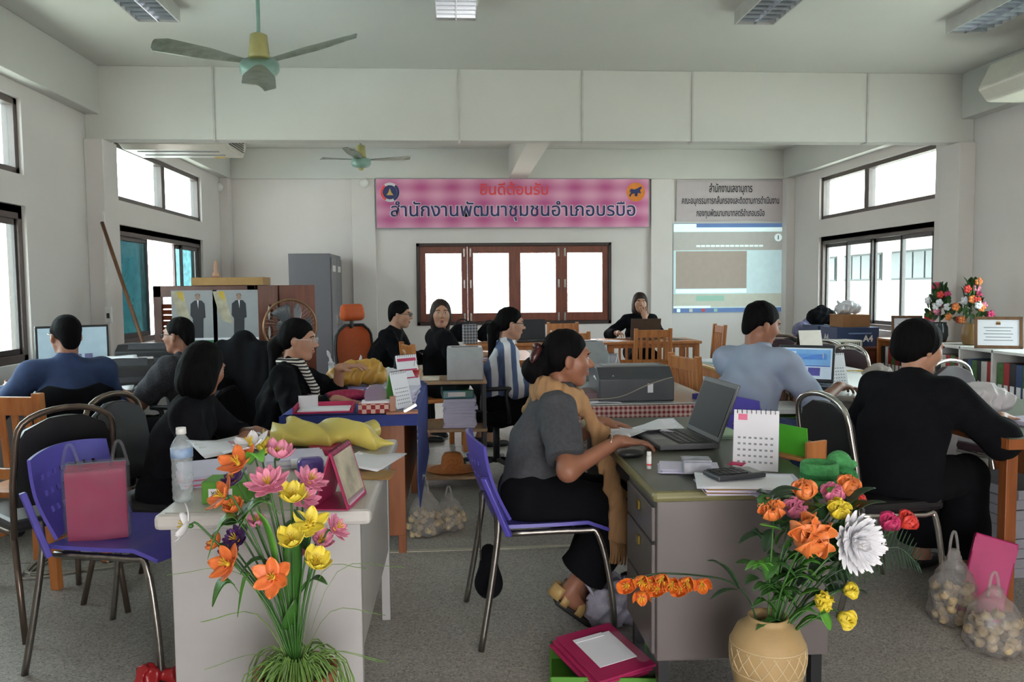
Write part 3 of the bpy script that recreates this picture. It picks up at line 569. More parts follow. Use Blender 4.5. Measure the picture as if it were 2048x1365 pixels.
# ------------------------------------------------------------------ chairs
purp = mat('violet_plastic', '4e47a0', .42, var=.05)
def shell_chair(label, loc, rz, m=purp, group='violet plastic shell chairs'):
    "local +y is the way the sitter faces"
    t = thing('plastic_chair', label, 'chair', loc, rz, group); R = 15; C_ = 21
    def bp(i, j):
        v = i/R; u = j/C_*2-1; w = .225-.02*abs(v-.5); return (u*w, -.215-.085*v+.05*u*u*(1-.2*v)-.02*math.sin(v*3), .49+.31*v-.02*u*u*v)
    hole = lambda i, j: i in (4, 7, 10) and 3 <= j <= C_-4 and j % 2 == 1
    o = MB().grid([[bp(i, j) for j in range(C_+1)] for i in range(R+1)], .012, hole).build('backrest', m, t); shaded(o, 40)
    def spt(i, j):
        v = i/10; u = j/12*2-1; return (u*(.215+.012*math.sin(v*3)), -.2+.43*v, .452-.016*math.sin(v*2.6)*(1-u*u)-(.035*max(0, v-.8)*5 if v > .8 else 0)+.008*u*u)
    shaded(MB().grid([[spt(i, j) for j in range(13)] for i in range(11)], -.014).build('seat', m, t), 40)
    for s in (-1, 1):
        shaded(MB().grid([[(s*(.225+.012*k), -.2-.07*a+.02*k, .50+.17*a) for a in (-.35, 0, .35, .7, 1)] for k in (0, .6, 1)], .022*s).build('bracket', m, t, bev=.004), 40)
        MB().tube(curvy([(s*.225, -.215, .56), (s*.225, -.21, .46), (s*.235, -.24, .25), (s*.25, -.285, .0)], 12), .0125, 10).build('leg', steel, t, True)
        MB().tube(curvy([(s*.2, -.18, .435), (s*.205, .12, .432), (s*.215, .19, .41), (s*.235, .235, .2), (s*.24, .25, 0)], 16), .0125, 10).build('leg', steel, t, True)
    MB().cyl((-.2, -.16, .432), (.2, -.16, .432), .01).cyl((-.2, .1, .43), (.2, .1, .43), .01).build('seat_frame', steel, t, True); return t
def banquet(label, loc, rz, pad=None, tube=None, group='padded metal chairs'):
    pad = pad or mat('black_vinyl_pad', '141316', .45, var=.1); tube = tube or chrome
    t = thing('padded_metal_chair', label, 'chair', loc, rz, group); hw = .19
    up = [(-hw, -.2, .4), (-hw*1.03, -.225, .62), (-hw*.98, -.255, .8)]+[(-hw*.95*math.cos(a), -.262-.008*math.sin(a), .83+.085*math.sin(a)) for a in np.linspace(.15, math.pi-.15, 11)]+[(hw*.98, -.255, .8), (hw*1.03, -.225, .62), (hw, -.2, .4)]
    MB().tube(up, .0125, 10).build('back_frame', tube, t, True)
    pts = []
    for i in range(9):
        v = i/8; z = .52+.36*v; w = (hw-.012)*(1 if v < .72 else math.sqrt(max(.05, 1-((v-.72)/.3)**2))); pts.append([(w*k, -.205-.06*v-.006*(1-k*k), z) for k in np.linspace(-1, 1, 9)])
    shaded(MB().grid(pts, .03).build('back_pad', pad, t, bev=.006), 50)
    MB().box((0, .0, .445), (.4, .41, .05)).build('seat_pad', pad, t, bev=.02)
    for s in (-1, 1):
        MB().tube(curvy([(s*hw, -.2, .42), (s*hw, .1, .405), (s*hw, .17, .38), (s*(hw+.015), .22, .0)], 14), .0125, 10).build('leg', tube, t, True)
        MB().tube([(s*hw, -.19, .42), (s*(hw+.01), -.3, 0)], .0125, 10).build('leg', tube, t, True)
    return t
def slat_chair(label, loc, rz, group='teak slat-back chairs'):
    t = thing('wooden_chair', label, 'chair', loc, rz, group)
    for s in (-1, 1):
        MB().prism([(-.205, 0), (-.165, 0), (-.195, .45), (-.235, .93), (-.275, .93), (-.235, .45)], .04, Matrix(((0, 0, 1), (1, 0, 0), (0, 1, 0))), (s*.19-.02, 0, 0)).build('leg', teak, t, bev=.004)
        MB().b2((s*.19-.02, .17, 0), (s*.19+.02, .21, .43)).build('leg', teak, t, bev=.004)
        MB().b2((s*.19-.012, -.18, .2), (s*.19+.012, .18, .235)).build('stretcher', teak, t, bev=.003)
    MB().box((0, 0, .445), (.42, .42, .03)).build('seat', teak, t, bev=.006)
    Rb = rotm(.083, 0, 0)
    for z, h in ((.87, .085), (.55, .05)): MB().box((0, -.215-.045*(z-.45)/.48, z), (.35, .022, h), Rb).build('back_rail', teak, t, bev=.004)
    for k in range(5): MB().box((-.13+.065*k, -.236, .71), (.03, .014, .26), Rb).build('back_slat', teak, t, bev=.003)
    MB().b2((-.17, .18, .37), (.17, .2, .43)).build('apron', teak, t, bev=.003); return t
def office_chair(label, loc, rz, m=blackcloth, arms=True, back=.9, group='black office swivel chairs', head=None):
    t = thing('office_chair', label, 'chair', loc, rz, group)
    for k in range(5):
        a = k*2*math.pi/5+.3; d = Vector((math.cos(a), math.sin(a), 0)); MB().tube([d*.03+Vector((0, 0, .1)), d*.15+Vector((0, 0, .095)), d*.29+Vector((0, 0, .07))], .018, 8).build('base_arm', blackp, t, True)
        MB().cyl(d*.29+Vector((-.012*d.y, .012*d.x, .03)), d*.29+Vector((.012*d.y, -.012*d.x, .03)), .029, n=14).build('caster', blackp, t, True)
    MB().cyl((0, 0, .08), (0, 0, .4), .025).build('gas_column', blackp, t, True)
    b = Blob(); b.cap((-.17, -.15, .43), (-.17, .17, .43), .05, None, .05).cap((.17, -.15, .43), (.17, .17, .43), .05, None, .05).cap((-.17, .0, .425), (.17, 0, .425), .05, None, .06).cap((-.17, .17, .42), (.17, .17, .42), .045, None, .05).cap((-.17, -.15, .43), (.17, -.15, .43), .045, None, .05).build('seat', blackcloth if m is not blackcloth else m, t, .014)
    zt = back
    def bp(i, j):
        v = i/12; k = j/10*2-1; w = .2+.03*math.sin(v*3.1); w *= 1 if v < .8 else math.sqrt(max(.1, 1-((v-.8)/.24)**2)); return (k*w, -.22-.05*v+.045*k*k-.03*math.sin(v*2.8), .5+(zt-.5)*v)
    shaded(MB().grid([[bp(i, j) for j in range(11)] for i in range(13)], -.035 if m is blackcloth else -.012).build('backrest', m, t, bev=.008), 50)
    if m is not blackcloth: MB().tube([bp(i, 0) for i in range(12)]+[bp(12, j) for j in range(11)]+[bp(i, 10) for i in range(11, -1, -1)], .014, 8, True).build('back_frame', blackp, t, True)
    MB().tube(curvy([(0, -.05, .4), (0, -.24, .42), (0, -.29, .62)], 8), .022, 8).build('back_post', blackp, t, True)
    if arms:
        for s in (-1, 1): MB().tube(curvy([(s*.2, .05, .42), (s*.27, .05, .44), (s*.275, .03, .64), (s*.275, .1, .665), (s*.275, -.14, .665)], 16), .015, 8).build('armrest', blackp, t, True)
    if head:
        MB().cyl((0, -.27, zt-.03), (0, -.27, zt+.08), .018).build('headrest_stem', blackp, t)
        Blob().cap((-.09, -.255, zt+.09), (.09, -.255, zt+.09), .05, None, .04).cap((-.09, -.26, zt+.16), (.09, -.26, zt+.16), .04, None, .05).build('headrest', head, t, .012)
    return t
shell_chair('violet plastic chair holding a bag of magenta booklets beside the white desk', (-1.24, 3.14, 0), face(.97, -.22))
shell_chair('violet plastic chair the woman with the tan scarf sits on', (.34, 3.28, 0), face(1, .1))
shell_chair('violet plastic chair under the man in the pale blue shirt', (pY(1500, 800, 4.4).x+.02, 4.42, 0), face(.8, .58))
brn = mat('brown_steel_tube', '6b5e54', .35, .8, var=.15); wine = mat('plum_vinyl_pad', '3c2a30', .5, var=.1)
banquet('brown metal chair with black pad at the left edge of the room', (-1.78, 3.58, 0), face(-.72, .7), tube=brn)
banquet('chrome chair with black pad the woman in the loose black top sits on', (1.84, 3.42, 0), face(.98, .15))
banquet('chrome chair with plum pad facing the right-hand desk', (pY(1978, 800, 4.5).x, 4.5, 0), face(.35, -1), wine)
banquet('chrome chair behind the laptop on the white desk', (pY(1720, 760, 6.2).x+.12, 6.2, 0), face(.95, .3), wine)
banquet('chrome chair just left of the blue carton, half hidden by another chair', (pY(1742, 760, 5.95).x+.25, 6.75, 0), face(.95, .3), wine)
banquet('plum padded chair by the window table, taller of two in view', (pY(1627, 700, 7.0).x, 7.05, 0), face(.3, .95), wine, brn)
banquet('plum padded chair by the window table, left of its twin', (pY(1598, 700, 7.3).x-.05, 7.65, 0), face(.3, .95), wine, brn)
slat_chair('teak slat-back chair with its back to the room in front of the laptop table', (pY(1304, 740, 8.75).x, 8.95, 0), 0)
slat_chair('teak slat-back chair at the right end of the long table', (pY(1392, 740, 9.4).x+.05, 9.45, 0), face(-1, 0))
slat_chair('teak slat-back chair against the window side of the long table', (pY(1133, 680, 10.2).x, 10.3, 0), face(0, -1))
slat_chair('teak slat-back chair in front of the long table, right of the striped shirt', (pY(1138, 740, 8.4).x, 8.55, 0), 0)
slat_chair('teak slat-back chair under the woman who looks at the camera', (pY(872, 700, 6.95).x, 6.93, 0), face(.95, .3))
office_chair('black swivel chair under the woman in the striped shirt', (pY(1000, 800, 6.0).x-.03, 6.0, 0), face(1, .12))
office_chair('black swivel chair under the man with dark-rimmed glasses', (-1.72, 5.35, 0), face(-1, .25), back=.82)
office_chair('black swivel chair under the man in the blue jacket', (-2.2, 4.75, 0), face(-.5, .87), arms=False, back=.86)
office_chair('black swivel chair under the woman with the striped neck scarf', (-1.06, 4.72, 0), face(1, -.05), arms=False, back=.8)
banquet('brown metal chair under the woman with the black bob', (-1.32, 3.74, 0), face(.75, -.2), tube=brn)
jc = office_chair('black swivel chair with a black jacket hung over its back', (-1.25, 5.55, 0), face(.4, .95), back=1.02)
b = Blob()
b.cap((-.17, -.26, .99), (.17, -.26, .99), .055, None, .05).cap((0, -.27, 1.06), (0, -.27, 1.06), .07, None, .08)
for x in np.linspace(-.2, .2, 7): b.cap((x, -.27, 1.0), (x*1.12, -.33, .5), .05, .04, .05)
for s in (-1, 1): b.cap((s*.21, -.25, .97), (s*.255, -.22, .55), .045, .035, .04)
b.cap((-.15, -.2, 1.0), (-.17, -.17, .72), .035, .03, .04).cap((.15, -.2, 1.0), (.17, -.17, .72), .035, .03, .04)
o = b.build('jacket', blackcloth, None, .01, .006, 26, (1.4, 1.4, .3), jc.location, jc.rotation_euler.z); top(o, 'black jacket hung over the back of a swivel chair', 'jacket')
ora = mat('orange_mesh', 'b8501c', .7, var=.12, scale=80)
office_chair('orange mesh swivel chair with headrest behind the man in the black shirt', (pY(744, 700, 7.5).x, 7.5, 0), face(.75, -.65), ora, True, 1.05, 'black office swivel chairs', ora)
slat_chair('plain wooden chair at the far left edge beside the brown metal chair', (-2.02, 4.05, 0), face(.2, 1))
slat_chair('slat-back chair pushed in behind the man in pale blue shirt', (pY(1440, 800, 5.3).x, 5.35, 0), face(1, .2))
# ------------------------------------------------------------------ tables and desks
def legs4(t, x0, x1, y0, y1, h, w, m):
    for x in (x0, x1-w):
        for y in (y0, y1-w): MB().b2((x, y, 0), (x+w, y+w, h)).build('leg', m, t, bev=.003)
def teak_table(label, x0, x1, y0, y1, h=.75):
    t = thing('wooden_table', label, 'table', (x0, y0, 0), 0, 'teak tables along the back'); X, Y = x1-x0, y1-y0
    for k in range(5): MB().b2((0, Y/5*k+.002, h-.03), (X, Y/5*(k+1)-.002, h)).build('top_plank', teak, t, bev=.003)
    legs4(t, .02, X-.02, .03, Y-.03, h-.03, .065, teak)
    MB().b2((.08, .035, h-.075), (X-.08, .06, h-.03)).build('apron', teak, t, bev=.003); MB().b2((.08, .035, h-.25), (X-.08, .06, h-.21)).build('lower_rail', teak, t, bev=.003)
    n = int(X/.075)
    for k in range(1, n): MB().b2((X/n*k-.013, .04, h-.21), (X/n*k+.013, .055, h-.075)).build('apron_slat', teak, t)
    for y in (.03, Y-.05): MB().b2((.08, y, .18), (X-.08, y+.025, .23)).build('stretcher', teak, t, bev=.003)
    return t
teak_table('long teak table with slatted apron below the back window', .12, 1.72, 9.15, 9.85)
teak_table('teak table with slatted apron carrying the brown laptop', 1.74, 2.86, 9.2, 9.9)
teak_table('low teak bench table in front of the woman who faces the camera', .02, .72, 7.05, 8.2)
def desk(name, label, lo, hi, topm, bodym, h=.75, tt=.035, over=.03, legs=None, z0=.0, cat='desk', panels=('n', 'l', 'r')):
    t = thing(name, label, cat, (lo[0], lo[1], 0)); X, Y = hi[0]-lo[0], hi[1]-lo[1]
    MB().b2((0, 0, h-tt), (X, Y, h)).build('desk_top', topm, t, bev=tt*.3)
    if 'n' in panels: MB().b2((over, over, z0), (X-over, over+.02, h-tt)).build('end_panel', bodym, t, bev=.003)
    if 'f' in panels: MB().b2((over, Y-over-.02, z0), (X-over, Y-over, h-tt)).build('end_panel', bodym, t, bev=.003)
    if 'r' in panels: MB().b2((X-over-.02, over+.02, max(z0, .25)), (X-over, Y-over-.02, h-tt)).build('modesty_panel', bodym, t, bev=.003)
    if 'l' in panels: MB().b2((over, over+.02, z0), (over+.02, Y-over-.02, h-tt)).build('side_panel', bodym, t, bev=.003)
    if legs: legs4(t, over+.002, X-over-.002, over+.021, Y-over-.021, h-tt-.001, legs, bodym)
    return t, X, Y
cream = mat('cream_laminate', 'b4b2ae', .35, var=.03); creamt = mat('pale_laminate_top', 'a9a59a', .3, var=.05, scale=4)
t, X, Y = desk('office_desk', 'white laminate desk with rounded edge behind the left bouquet', (-.86, 2.31), (-.25, 3.42), cream, mat('white_desk_board', 'a3a19f', .4, var=.03), .75, .045, .035, .035, 0, panels='n')
MB().b2((.025, .025, .7501), (X-.025, Y-.025, .7515)).build('top_inlay', creamt, t, bev=.02); MB().b2((X-.06, .06, .3), (X-.04, Y-.06, .7)).build('modesty_panel', cream, t)
olive = mat('olive_green_linoleum', '41443a', .35, var=.12, scale=6); olivee = mat('olive_edge_band', '6d6a48', .35, var=.08); taupe = mat('taupe_steel', '5d5654', .4, var=.05, scale=3)
GX0, GX1, GY0, GY1 = .6, 1.2, 2.42, 3.85
t = thing('steel_desk', 'grey-brown steel desk with olive top in the right foreground', 'desk', (GX0, GY0, 0)); X, Y = GX1-GX0, GY1-GY0
MB().b2((0, 0, .715), (X, Y, .75)).build('desk_top', olivee, t, bev=.014); MB().b2((.012, .012, .7495), (X-.012, Y-.012, .7508)).build('top_sheet', olive, t, bev=.01)
MB().b2((.02, .025, .2), (X-.02, .43, .715)).build('pedestal', taupe, t, bev=.004); MB().b2((X-.04, .43, .3), (X-.02, Y-.03, .715)).build('modesty_panel', taupe, t)
MB().b2((.02, Y-.06, .1), (X-.02, Y-.03, .715)).build('end_panel', taupe, t, bev=.004)
for k, (z0, z1) in enumerate(((.58, .69), (.41, .57), (.215, .4))):
    d = MB().b2((.008, .045, z0), (.024, .41, z1)).build('drawer', taupe, t, bev=.004)
    if k < 2: MB().b2((.0, .2, z1-.05), (.009, .235, z1-.02)).build('handle', mat('brass_lock', 'a08a45', .3, .8), d, bev=.003)
for x in (.03, X-.07):
    for y in (.04, .38, Y-.07): MB().b2((x, y, 0), (x+.035, y+.035, .2)).build('leg', blackp, t)
bluec = mat('royal_blue_cloth', '22357e', .7, var=.1, scale=10); orw = wood('orange_veneer', '7d4522', '93552b', .4)
t, X, Y = desk('office_desk', 'wooden desk covered with a blue cloth beside the garlic bags', (-.86, 4.12), (-.22, 5.55), orw, orw, .735, .03, .05, .04, .1, panels='nr')
o = MB(); o.grid([[(x, y, z) for y in np.linspace(0, 1.45, 8)] for x, z in ((-.02, .7), (-.02, .742), (0, .752), (.3, .752), (.64, .752), (.668, .74), (.672, .6), (.665, .4), (.675, .26))], .004).grid([[(x, -.012-.004*math.sin(x*30), z) for x in np.linspace(-.02, .67, 20)] for z in (.75, .72, .69)], .004)
top(shaded(o.build('tablecloth', bluec, None, loc=(-.87, 4.115, 0)), 40), 'royal blue cloth over the wooden desk, hanging down its right side', 'tablecloth')
check = pattern('red_check_cloth', lambda N, L, co: mixc(N, L, stripes(N, L, co, 'X', 12, '7a1c28', 'c9b4ac', .5), stripes(N, L, co, 'Z', 12, '7a1c28', 'c9b4ac', .5), .5), .8)
t, X, Y = desk('side_table', 'table under the red checked cloth beside the grey desk', (.62, 4.28), (1.45, 5.75), whitep, cream, .74, .03, .04, .04, panels='')
o = MB(); n = 60
o.grid([[(x, y, .744) for x in np.linspace(-.01, .84, 6)] for y in np.linspace(-.01, 1.48, 6)], .003)
o.grid([[(x, -.016-.008*math.sin(x*45)*(.75-z)/.3, z) for x in np.linspace(-.01, .84, n)] for z in (.747, .7, .6, .5)], .003).grid([[(-.012-.006*math.sin(y*40)*(.75-z)/.3, y, z) for y in np.linspace(-.01, 1.48, n)] for z in (.747, .7, .6, .5)], .003)
top(shaded(o.build('tablecloth', check, None, loc=(.62, 4.28, 0)), 40), 'red and white checked cloth hanging below the dark fax machine', 'tablecloth')
top(MB().b2((.63, 4.285, .7475), (1.445, 5.74, .753)).build('glass_sheet', mat('glass_table_sheet', 'b9c0c0', .06, var=.02)), 'sheet of glass covering the checked tablecloth', 'glass sheet')
t, X, Y = desk('office_desk', 'white desk with the open laptop in front of the man in pale blue', (2.12, 4.45), (2.95, 5.75), cream, mat('pale_grey_board', '9b9a98', .5), .75, .035, .03, .04, .02, panels='n')
t = thing('drawer_cabinet', 'white cabinet with green drawers under the white desk', 'cabinet', (2.0, 4.5, 0)); MB().b2((0, 0, 0), (.3, .35, .025)).b2((0, 0, 0), (.025, .35, .66)).b2((.275, 0, 0), (.3, .35, .66)).b2((0, 0, .635), (.3, .35, .66)).build('body', whitep, t)
t.location = (1.8, 4.56, 0)
for k in range(3): d = MB().b2((.03, -.005, .03+.2*k), (.27, .3, .215+.2*k)).build('drawer', mat('lime_green_plastic', '5a8a1e', .4), t, bev=.006); MB().b2((.11, -.02, .13+.2*k), (.19, -.005, .15+.2*k)).build('handle', whitep, d)
yel = wood('yellow_varnished_edge', 'a9893c', 'b99a4d', .4)
t, X, Y = desk('work_table', 'work table with a yellow edge behind the man in pale blue', (2.02, 5.8), (3.05, 6.95), yel, teak, .75, .03, .03, .05, panels='')
MB().b2((.02, .02, .7501), (X-.02, Y-.02, .752)).build('top_sheet', paper, t); MB().b2((.03, .03, .64), (.06, Y-.03, .72)).build('apron', teak, t); MB().b2((.03, .03, .64), (X-.03, .06, .72)).build('apron', teak, t)
t, X, Y = desk('side_table', 'dark brown table with the projector by the right window', (3.1, 7.45), (3.92, 8.1), dkteak, dkteak, .74, .04, .03, .05, panels='nl')
t, X, Y = desk('side_table', 'dark brown table with the blue cartons by the right window', (3.95, 8.12), (4.72, 10.3), dkteak, dkteak, .74, .04, .03, .05, panels='nl')
t, X, Y = desk('office_desk', 'green-topped desk with orange wooden edge at the right edge', (2.25, 3.12), (3.1, 4.4), mat('green_desk_lino', '4c5a40', .4, var=.1), orw, .75, .03, .03, .05, panels='r'); MB().b2((-.005, -.008, .705), (X, .0, .748)).b2((-.008, 0, .705), (0, Y, .748)).build('edge_band', orw, t)
t, X, Y = desk('computer_desk', 'grey computer desk with keyboard tray below the left window', (-3.12, 5.25), (-2.1, 6.3), greyp, mat('pale_grey_board', '9b9a98', .5), .75, .035, .03, .04, panels='r')
MB().b2((.1, -.15, .62), (.9, .3, .64)).build('keyboard_tray', greyp, t); MB().b2((.2, -.1, .64), (.66, .05, .665)).build('keyboard', blackp, t, bev=.005)
t, X, Y = desk('computer_desk', 'computer desk the man in the blue jacket works at', (-3.15, 4.3), (-2.62, 5.23), greyp, mat('pale_grey_board', '9b9a98', .5), .75, .035, .03, .04, panels='l')
t, X, Y = desk('low_cabinet', 'low cabinet below the second left window carrying a black printer', (-3.12, 6.45), (-2.45, 7.25), dkteak, dkteak, .8, .03, .02, panels='nflr', cat='cabinet')
# trolley with three shelves
TRY = 5.5; a = pY(832, 768, TRY).x; bq = pY(974, 768, TRY).x
t = thing('printer_trolley', 'three-tier trolley holding the small laser printer', 'trolley', (a, TRY, 0)); X = bq-a
for z in (.07, .4, .73): MB().b2((0, 0, z), (X, .42, z+.02)).build('shelf', wood('light_veneer', '8a6a48', '9a7a55', .45), t, bev=.003)
for x in (.005, X-.03):
    for y in (.01, .385): MB().b2((x, y, .06), (x+.025, y+.025, .73)).build('post', blackp, t); MB().cyl((x, y+.012, .03), (x+.025, y+.012, .03), .03).build('caster', blackp, t, True)
# shelves along the right wall
def bookshelf(label, lo, hi, z, fm, cols):
    t = thing('book_shelf', label, 'shelf', (lo[0], lo[1], 0), 0, 'shelves of binders along the right wall'); X, Y = hi[0]-lo[0], hi[1]-lo[1]
    for zz in (.02, z/2, z-.025): MB().b2((0, 0, zz), (X, Y, zz+.022)).build('shelf_board', fm, t, bev=.002)
    n = max(2, round(Y/.45))
    for k in range(n+1): MB().b2((0, Y/n*k-.011, 0), (X, Y/n*k+.011, z)).build('upright', fm, t, bev=.002)
    MB().b2((X-.01, 0, 0), (X, Y, z)).build('back_board', fm, t); return t
bookshelf('teak shelf of red and green binders under the framed certificate', (4.35, 7.0), (4.71, 8.05), .84, teak, None)
bookshelf('white shelf of binders at the right edge of the room', (4.25, 5.7), (4.61, 6.95), .86, whitep, None)
cvs = [mat('binder_red', '9c1f24', .5), mat('binder_green', '38642a', .5, var=.3, scale=20), mat('binder_white', 'bfc0bc', .5), mat('binder_black', '1b1b1e', .5), mat('binder_blue', '27406e', .5)]
nb = 0; ORD = 'first second third fourth fifth sixth seventh eighth ninth tenth eleventh twelfth thirteenth fourteenth fifteenth sixteenth seventeenth eighteenth nineteenth twentieth'.split()
for x0, y0, y1, z, sh_ in ((4.35, 7.0, 8.05, .84, 'teak'), (4.25, 5.7, 6.95, .86, 'white')):
    for zz, row in ((.042, 'lower'), (z/2+.022, 'upper')):
        n = round((y1-y0)/.45); step = (y1-y0)/n; idx = 0
        for c in range(n):
            y = y0+step*c+.02
            while y < y0+step*(c+1)-.075:
                w_ = random.choice((.05, .065, .07)); ci = [0, 1, 0, 2, 3, 1, 4, 3][nb % 8]; hgt = .3+.02*random.random()
                o = MB().b2((0, 0, 0), (.26, w_, hgt)).build('binder', cvs[ci], None, bev=.003, loc=(x0+.02, y, zz)); MB().b2((-.002, .012, .05), (0, w_-.012, .14)).build('spine_label', paper, o)
                top(o, '%s binder, %s from the near end of the %s %s shelf row' % (('red', 'green', 'white', 'black', 'blue')[ci], ORD[min(idx, 19)], row, sh_), 'binder', 'binders on the right wall shelves'); y += w_+.003; nb += 1; idx += 1
# ------------------------------------------------------------------ things on ceiling and walls
sage = mat('sage_green_enamel', '6f8f84', .35, var=.1); cream2 = mat('cream_fan_cup', '9a9560', .4); bladem = mat('dusty_fan_blade', '6f7568', .4, .3, var=.25, scale=18, col2='8d9188')
def ceil_fan(label, hub, R, rz, tilt):
    t = thing('ceiling_fan', label, 'fan', (hub[0], hub[1], ZC), 0, 'ceiling fans'); z = hub[2]-ZC
    MB().cyl((0, 0, z+.12), (0, 0, 0), .012).build('rod', sage, t, True); MB().lathe([(.05, 0), (.055, -.05), (.02, -.08)], 16).build('canopy', sage, t, True)
    MB().lathe([(.03, z+.2), (.05, z+.19), (.06, z+.08), (.062, z+.06), (.05, z+.055)], 20).build('cup', cream2, t, True)
    Rm = rotm(tilt, 0, 0); MB().lathe([(.03, .05), (.1, .045), (.115, .02), (.115, -.02), (.095, -.05), (.06, -.06), (.0, -.065)], 24, (0, 0, z), Rm).build('motor', sage, t, True)
    MB().ell((0, 0, z-.075), (.03, .03, .02)).build('cap', cream2, t, True)
    for k in range(3):
        a = rz+k*2*math.pi/3; pts = []
        for i in range(13):
            v = i/12; r = .1+(R-.1)*v; w = (.035+.05*min(1, v*2.2))*(1 if v < .9 else math.sqrt(max(.06, 1-((v-.9)/.105)**2)))
            pts.append([Rm @ Vector((r*math.cos(a)-s*w*math.sin(a), r*math.sin(a)+s*w*math.cos(a), .03+.05*v-.018*s*v+.012*(1-s*s)))+Vector((0, 0, z)) for s in (-1, -.5, 0, .5, 1)])
        shaded(MB().grid(pts, .004).build('blade', bladem, t), 50)
ceil_fan('large ceiling fan with sage green motor in front of the beam', pY(519, 136, 5.0), .7, -math.pi/2+.2, .52)
ceil_fan('small distant ceiling fan behind the beam', pY(722, 325, 9.7), .62, -math.pi/2-.1, .05)
lampm = mat('white_lamp_housing', 'b9b9b6', .4); louv = mat('silver_louvre', 'a9b0ba', .25, .9, var=.05)
for i, (px, py, lb) in enumerate(((318, 45, 'leftmost'), (912, 42, 'second from the left'), (1508, 50, 'third from the left'), (1928, 68, 'rightmost'))):
    q = pz(px, py, 3.25); t = thing('louvre_light', 'unlit fluorescent louvre light on the ceiling, %s of four' % lb, 'light', (q.x, q.y-1.22, ZC), 0, 'ceiling louvre lights')
    MB().b2((-.14, 0, -.03), (.14, 1.22, 0)).b2((-.145, 0, -.1), (-.135, 1.22, 0)).b2((.135, 0, -.1), (.145, 1.22, 0)).b2((-.14, 0, -.1), (.14, .01, 0)).b2((-.14, 1.21, -.1), (.14, 1.22, 0)).build('housing', lampm, t)
    MB().b2((-.004, .01, -.1), (.004, 1.21, -.03)).build('divider', louv, t)
    for k in range(14): MB().box((0, .06+.084*k, -.072), (.27, .006, .055), rotm(.25, 0, 0)).build('louvre_blade', louv, t)
    for x in (-.07, .07): MB().cyl((x, .02, -.05), (x, 1.2, -.05), .013).build('tube_lamp', whitep, t, True)
acm = mat('cream_air_conditioner', 'c4c2b6', .35, var=.04); grm = mat('dark_grille', '3d3b38', .5)
t = thing('air_conditioner', 'ceiling air conditioner with end grille above the second left window', 'air conditioner', (XL+.14, 7.72, 2.7))
MB().prism([(0, .04), (.12, 0), (.6, .0), (.7, .1), (.7, .22), (0, .22)], .98, Matrix(((0, 0, 1), (1, 0, 0), (0, 1, 0)))).build('casing', acm, t, bev=.015)
for k in range(7): MB().box((.985, .33, .05+.022*k), (.012, .5, .008)).build('grille_slat', grm, t)
for y in (.2, .4): MB().b2((.1, y, -.006), (.85, y+.03, .002)).build('outlet_slot', greyp, t)
MB().b2((.72, .52, -.004), (.82, .58, .001)).build('sticker', mat('yellow_sticker', 'c9a640', .5), t)
for x in (.2, .8): MB().cyl((x, .35, .22), (x, .35, .6), .006).build('hanger_rod', steel, t)
MB().tube(curvy([(.0, .1, .1), (-.1, .05, .12), (-.09, -.2, .08), (-.1, -.3, -.05)], 12), .022, 8).build('pipe', whitep, t, True)
t = thing('air_conditioner', 'wall air conditioner cut off by the right edge', 'air conditioner', (XR-.75, 5.2, 2.82)); MB().prism([(0, .1), (.08, 0), (.6, 0), (.6, .3), (.1, .3)], 1.05, Matrix(((1, 0, 0), (0, 0, 1), (0, 1, 0)))).build('casing', acm, t, bev=.02)
for k in range(7): MB().box((.3+0, 1.056, .05+.03*k), (.42, .01, .012)).build('grille_slat', grm, t)
MB().b2((.6, .2, .1), (.75, .8, .25)).build('bracket', acm, t)
for i, (px, py, Y, x) in enumerate(((437, 375, 11.4, None), (728, 367, 11.53, None))):
    q = pY(px, py, Y); o = MB().lathe([(.062, 0), (.066, .02), (.055, .05), (.02, .055), (0, .055)], 20, R=rotm(math.pi/2, 0, 0)).build('wall_speaker', whitep, None, True, loc=(q.x, YB-.065 if i else YB-.19, q.z)); top(o, ('round white wall fixture in the left corner', 'round white wall fixture left of the banner')[i], 'wall fixture', 'round wall fixtures')
# banner
q0, q1 = pY(755, 457, YB), pY(1295, 360, YB); bw_, bh = q1.x-q0.x, q1.z-q0.z
def _ban(N, L, co):
    w1 = stripes(N, L, co, 'X', .72, 'b04a80', 'd796b4', .5, 0); w2 = stripes(N, L, co, 'Z', 1.4, 'b45286', 'd89cba', .5, 0)
    for nd in N:
        if nd.type == 'VALTORGB': nd.color_ramp.elements[0].position = .0; nd.color_ramp.elements[1].position = 1
    n = N.new('ShaderNodeTexNoise'); n.inputs['Scale'].default_value = 120; L.new(co, n.inputs['Vector']); return mixc(N, L, mixc(N, L, w1, w2, .5), n.outputs['Color'], .07, 'MULTIPLY')
t = thing('wall_banner', 'pink purple plaid banner with dark blue Thai lettering above the back window', 'banner', ((q0.x+q1.x)/2, YB-.075, (q0.z+q1.z)/2))
MB().b2((-bw_/2, -.006, -bh/2), (bw_/2, .006, bh/2)).build('sheet', pattern('pink_plaid_vinyl', _ban, .5), t)
fm = MB(); 
for lo, hi in (((-bw_/2-.012, -.01, -bh/2-.012), (bw_/2+.012, .01, -bh/2)), ((-bw_/2-.012, -.01, bh/2), (bw_/2+.012, .01, bh/2+.012)), ((-bw_/2-.012, -.01, -bh/2), (-bw_/2, .01, bh/2)), ((bw_/2, -.01, -bh/2), (bw_/2+.012, .01, bh/2))): fm.b2(lo, hi)
fm.build('frame', greyp, t)
blt = mat('navy_lettering', '232a5c', .6); rdt = mat('red_lettering', 'd8434a', .6); wht = mat('white_outline', 'd9cdd6', .6)
text('สำนักงานพัฒนาชุมชนอำเภอบรบือ', .3, blt, t, (0, -.009, -.1), width=bw_*.9, bold=.004)
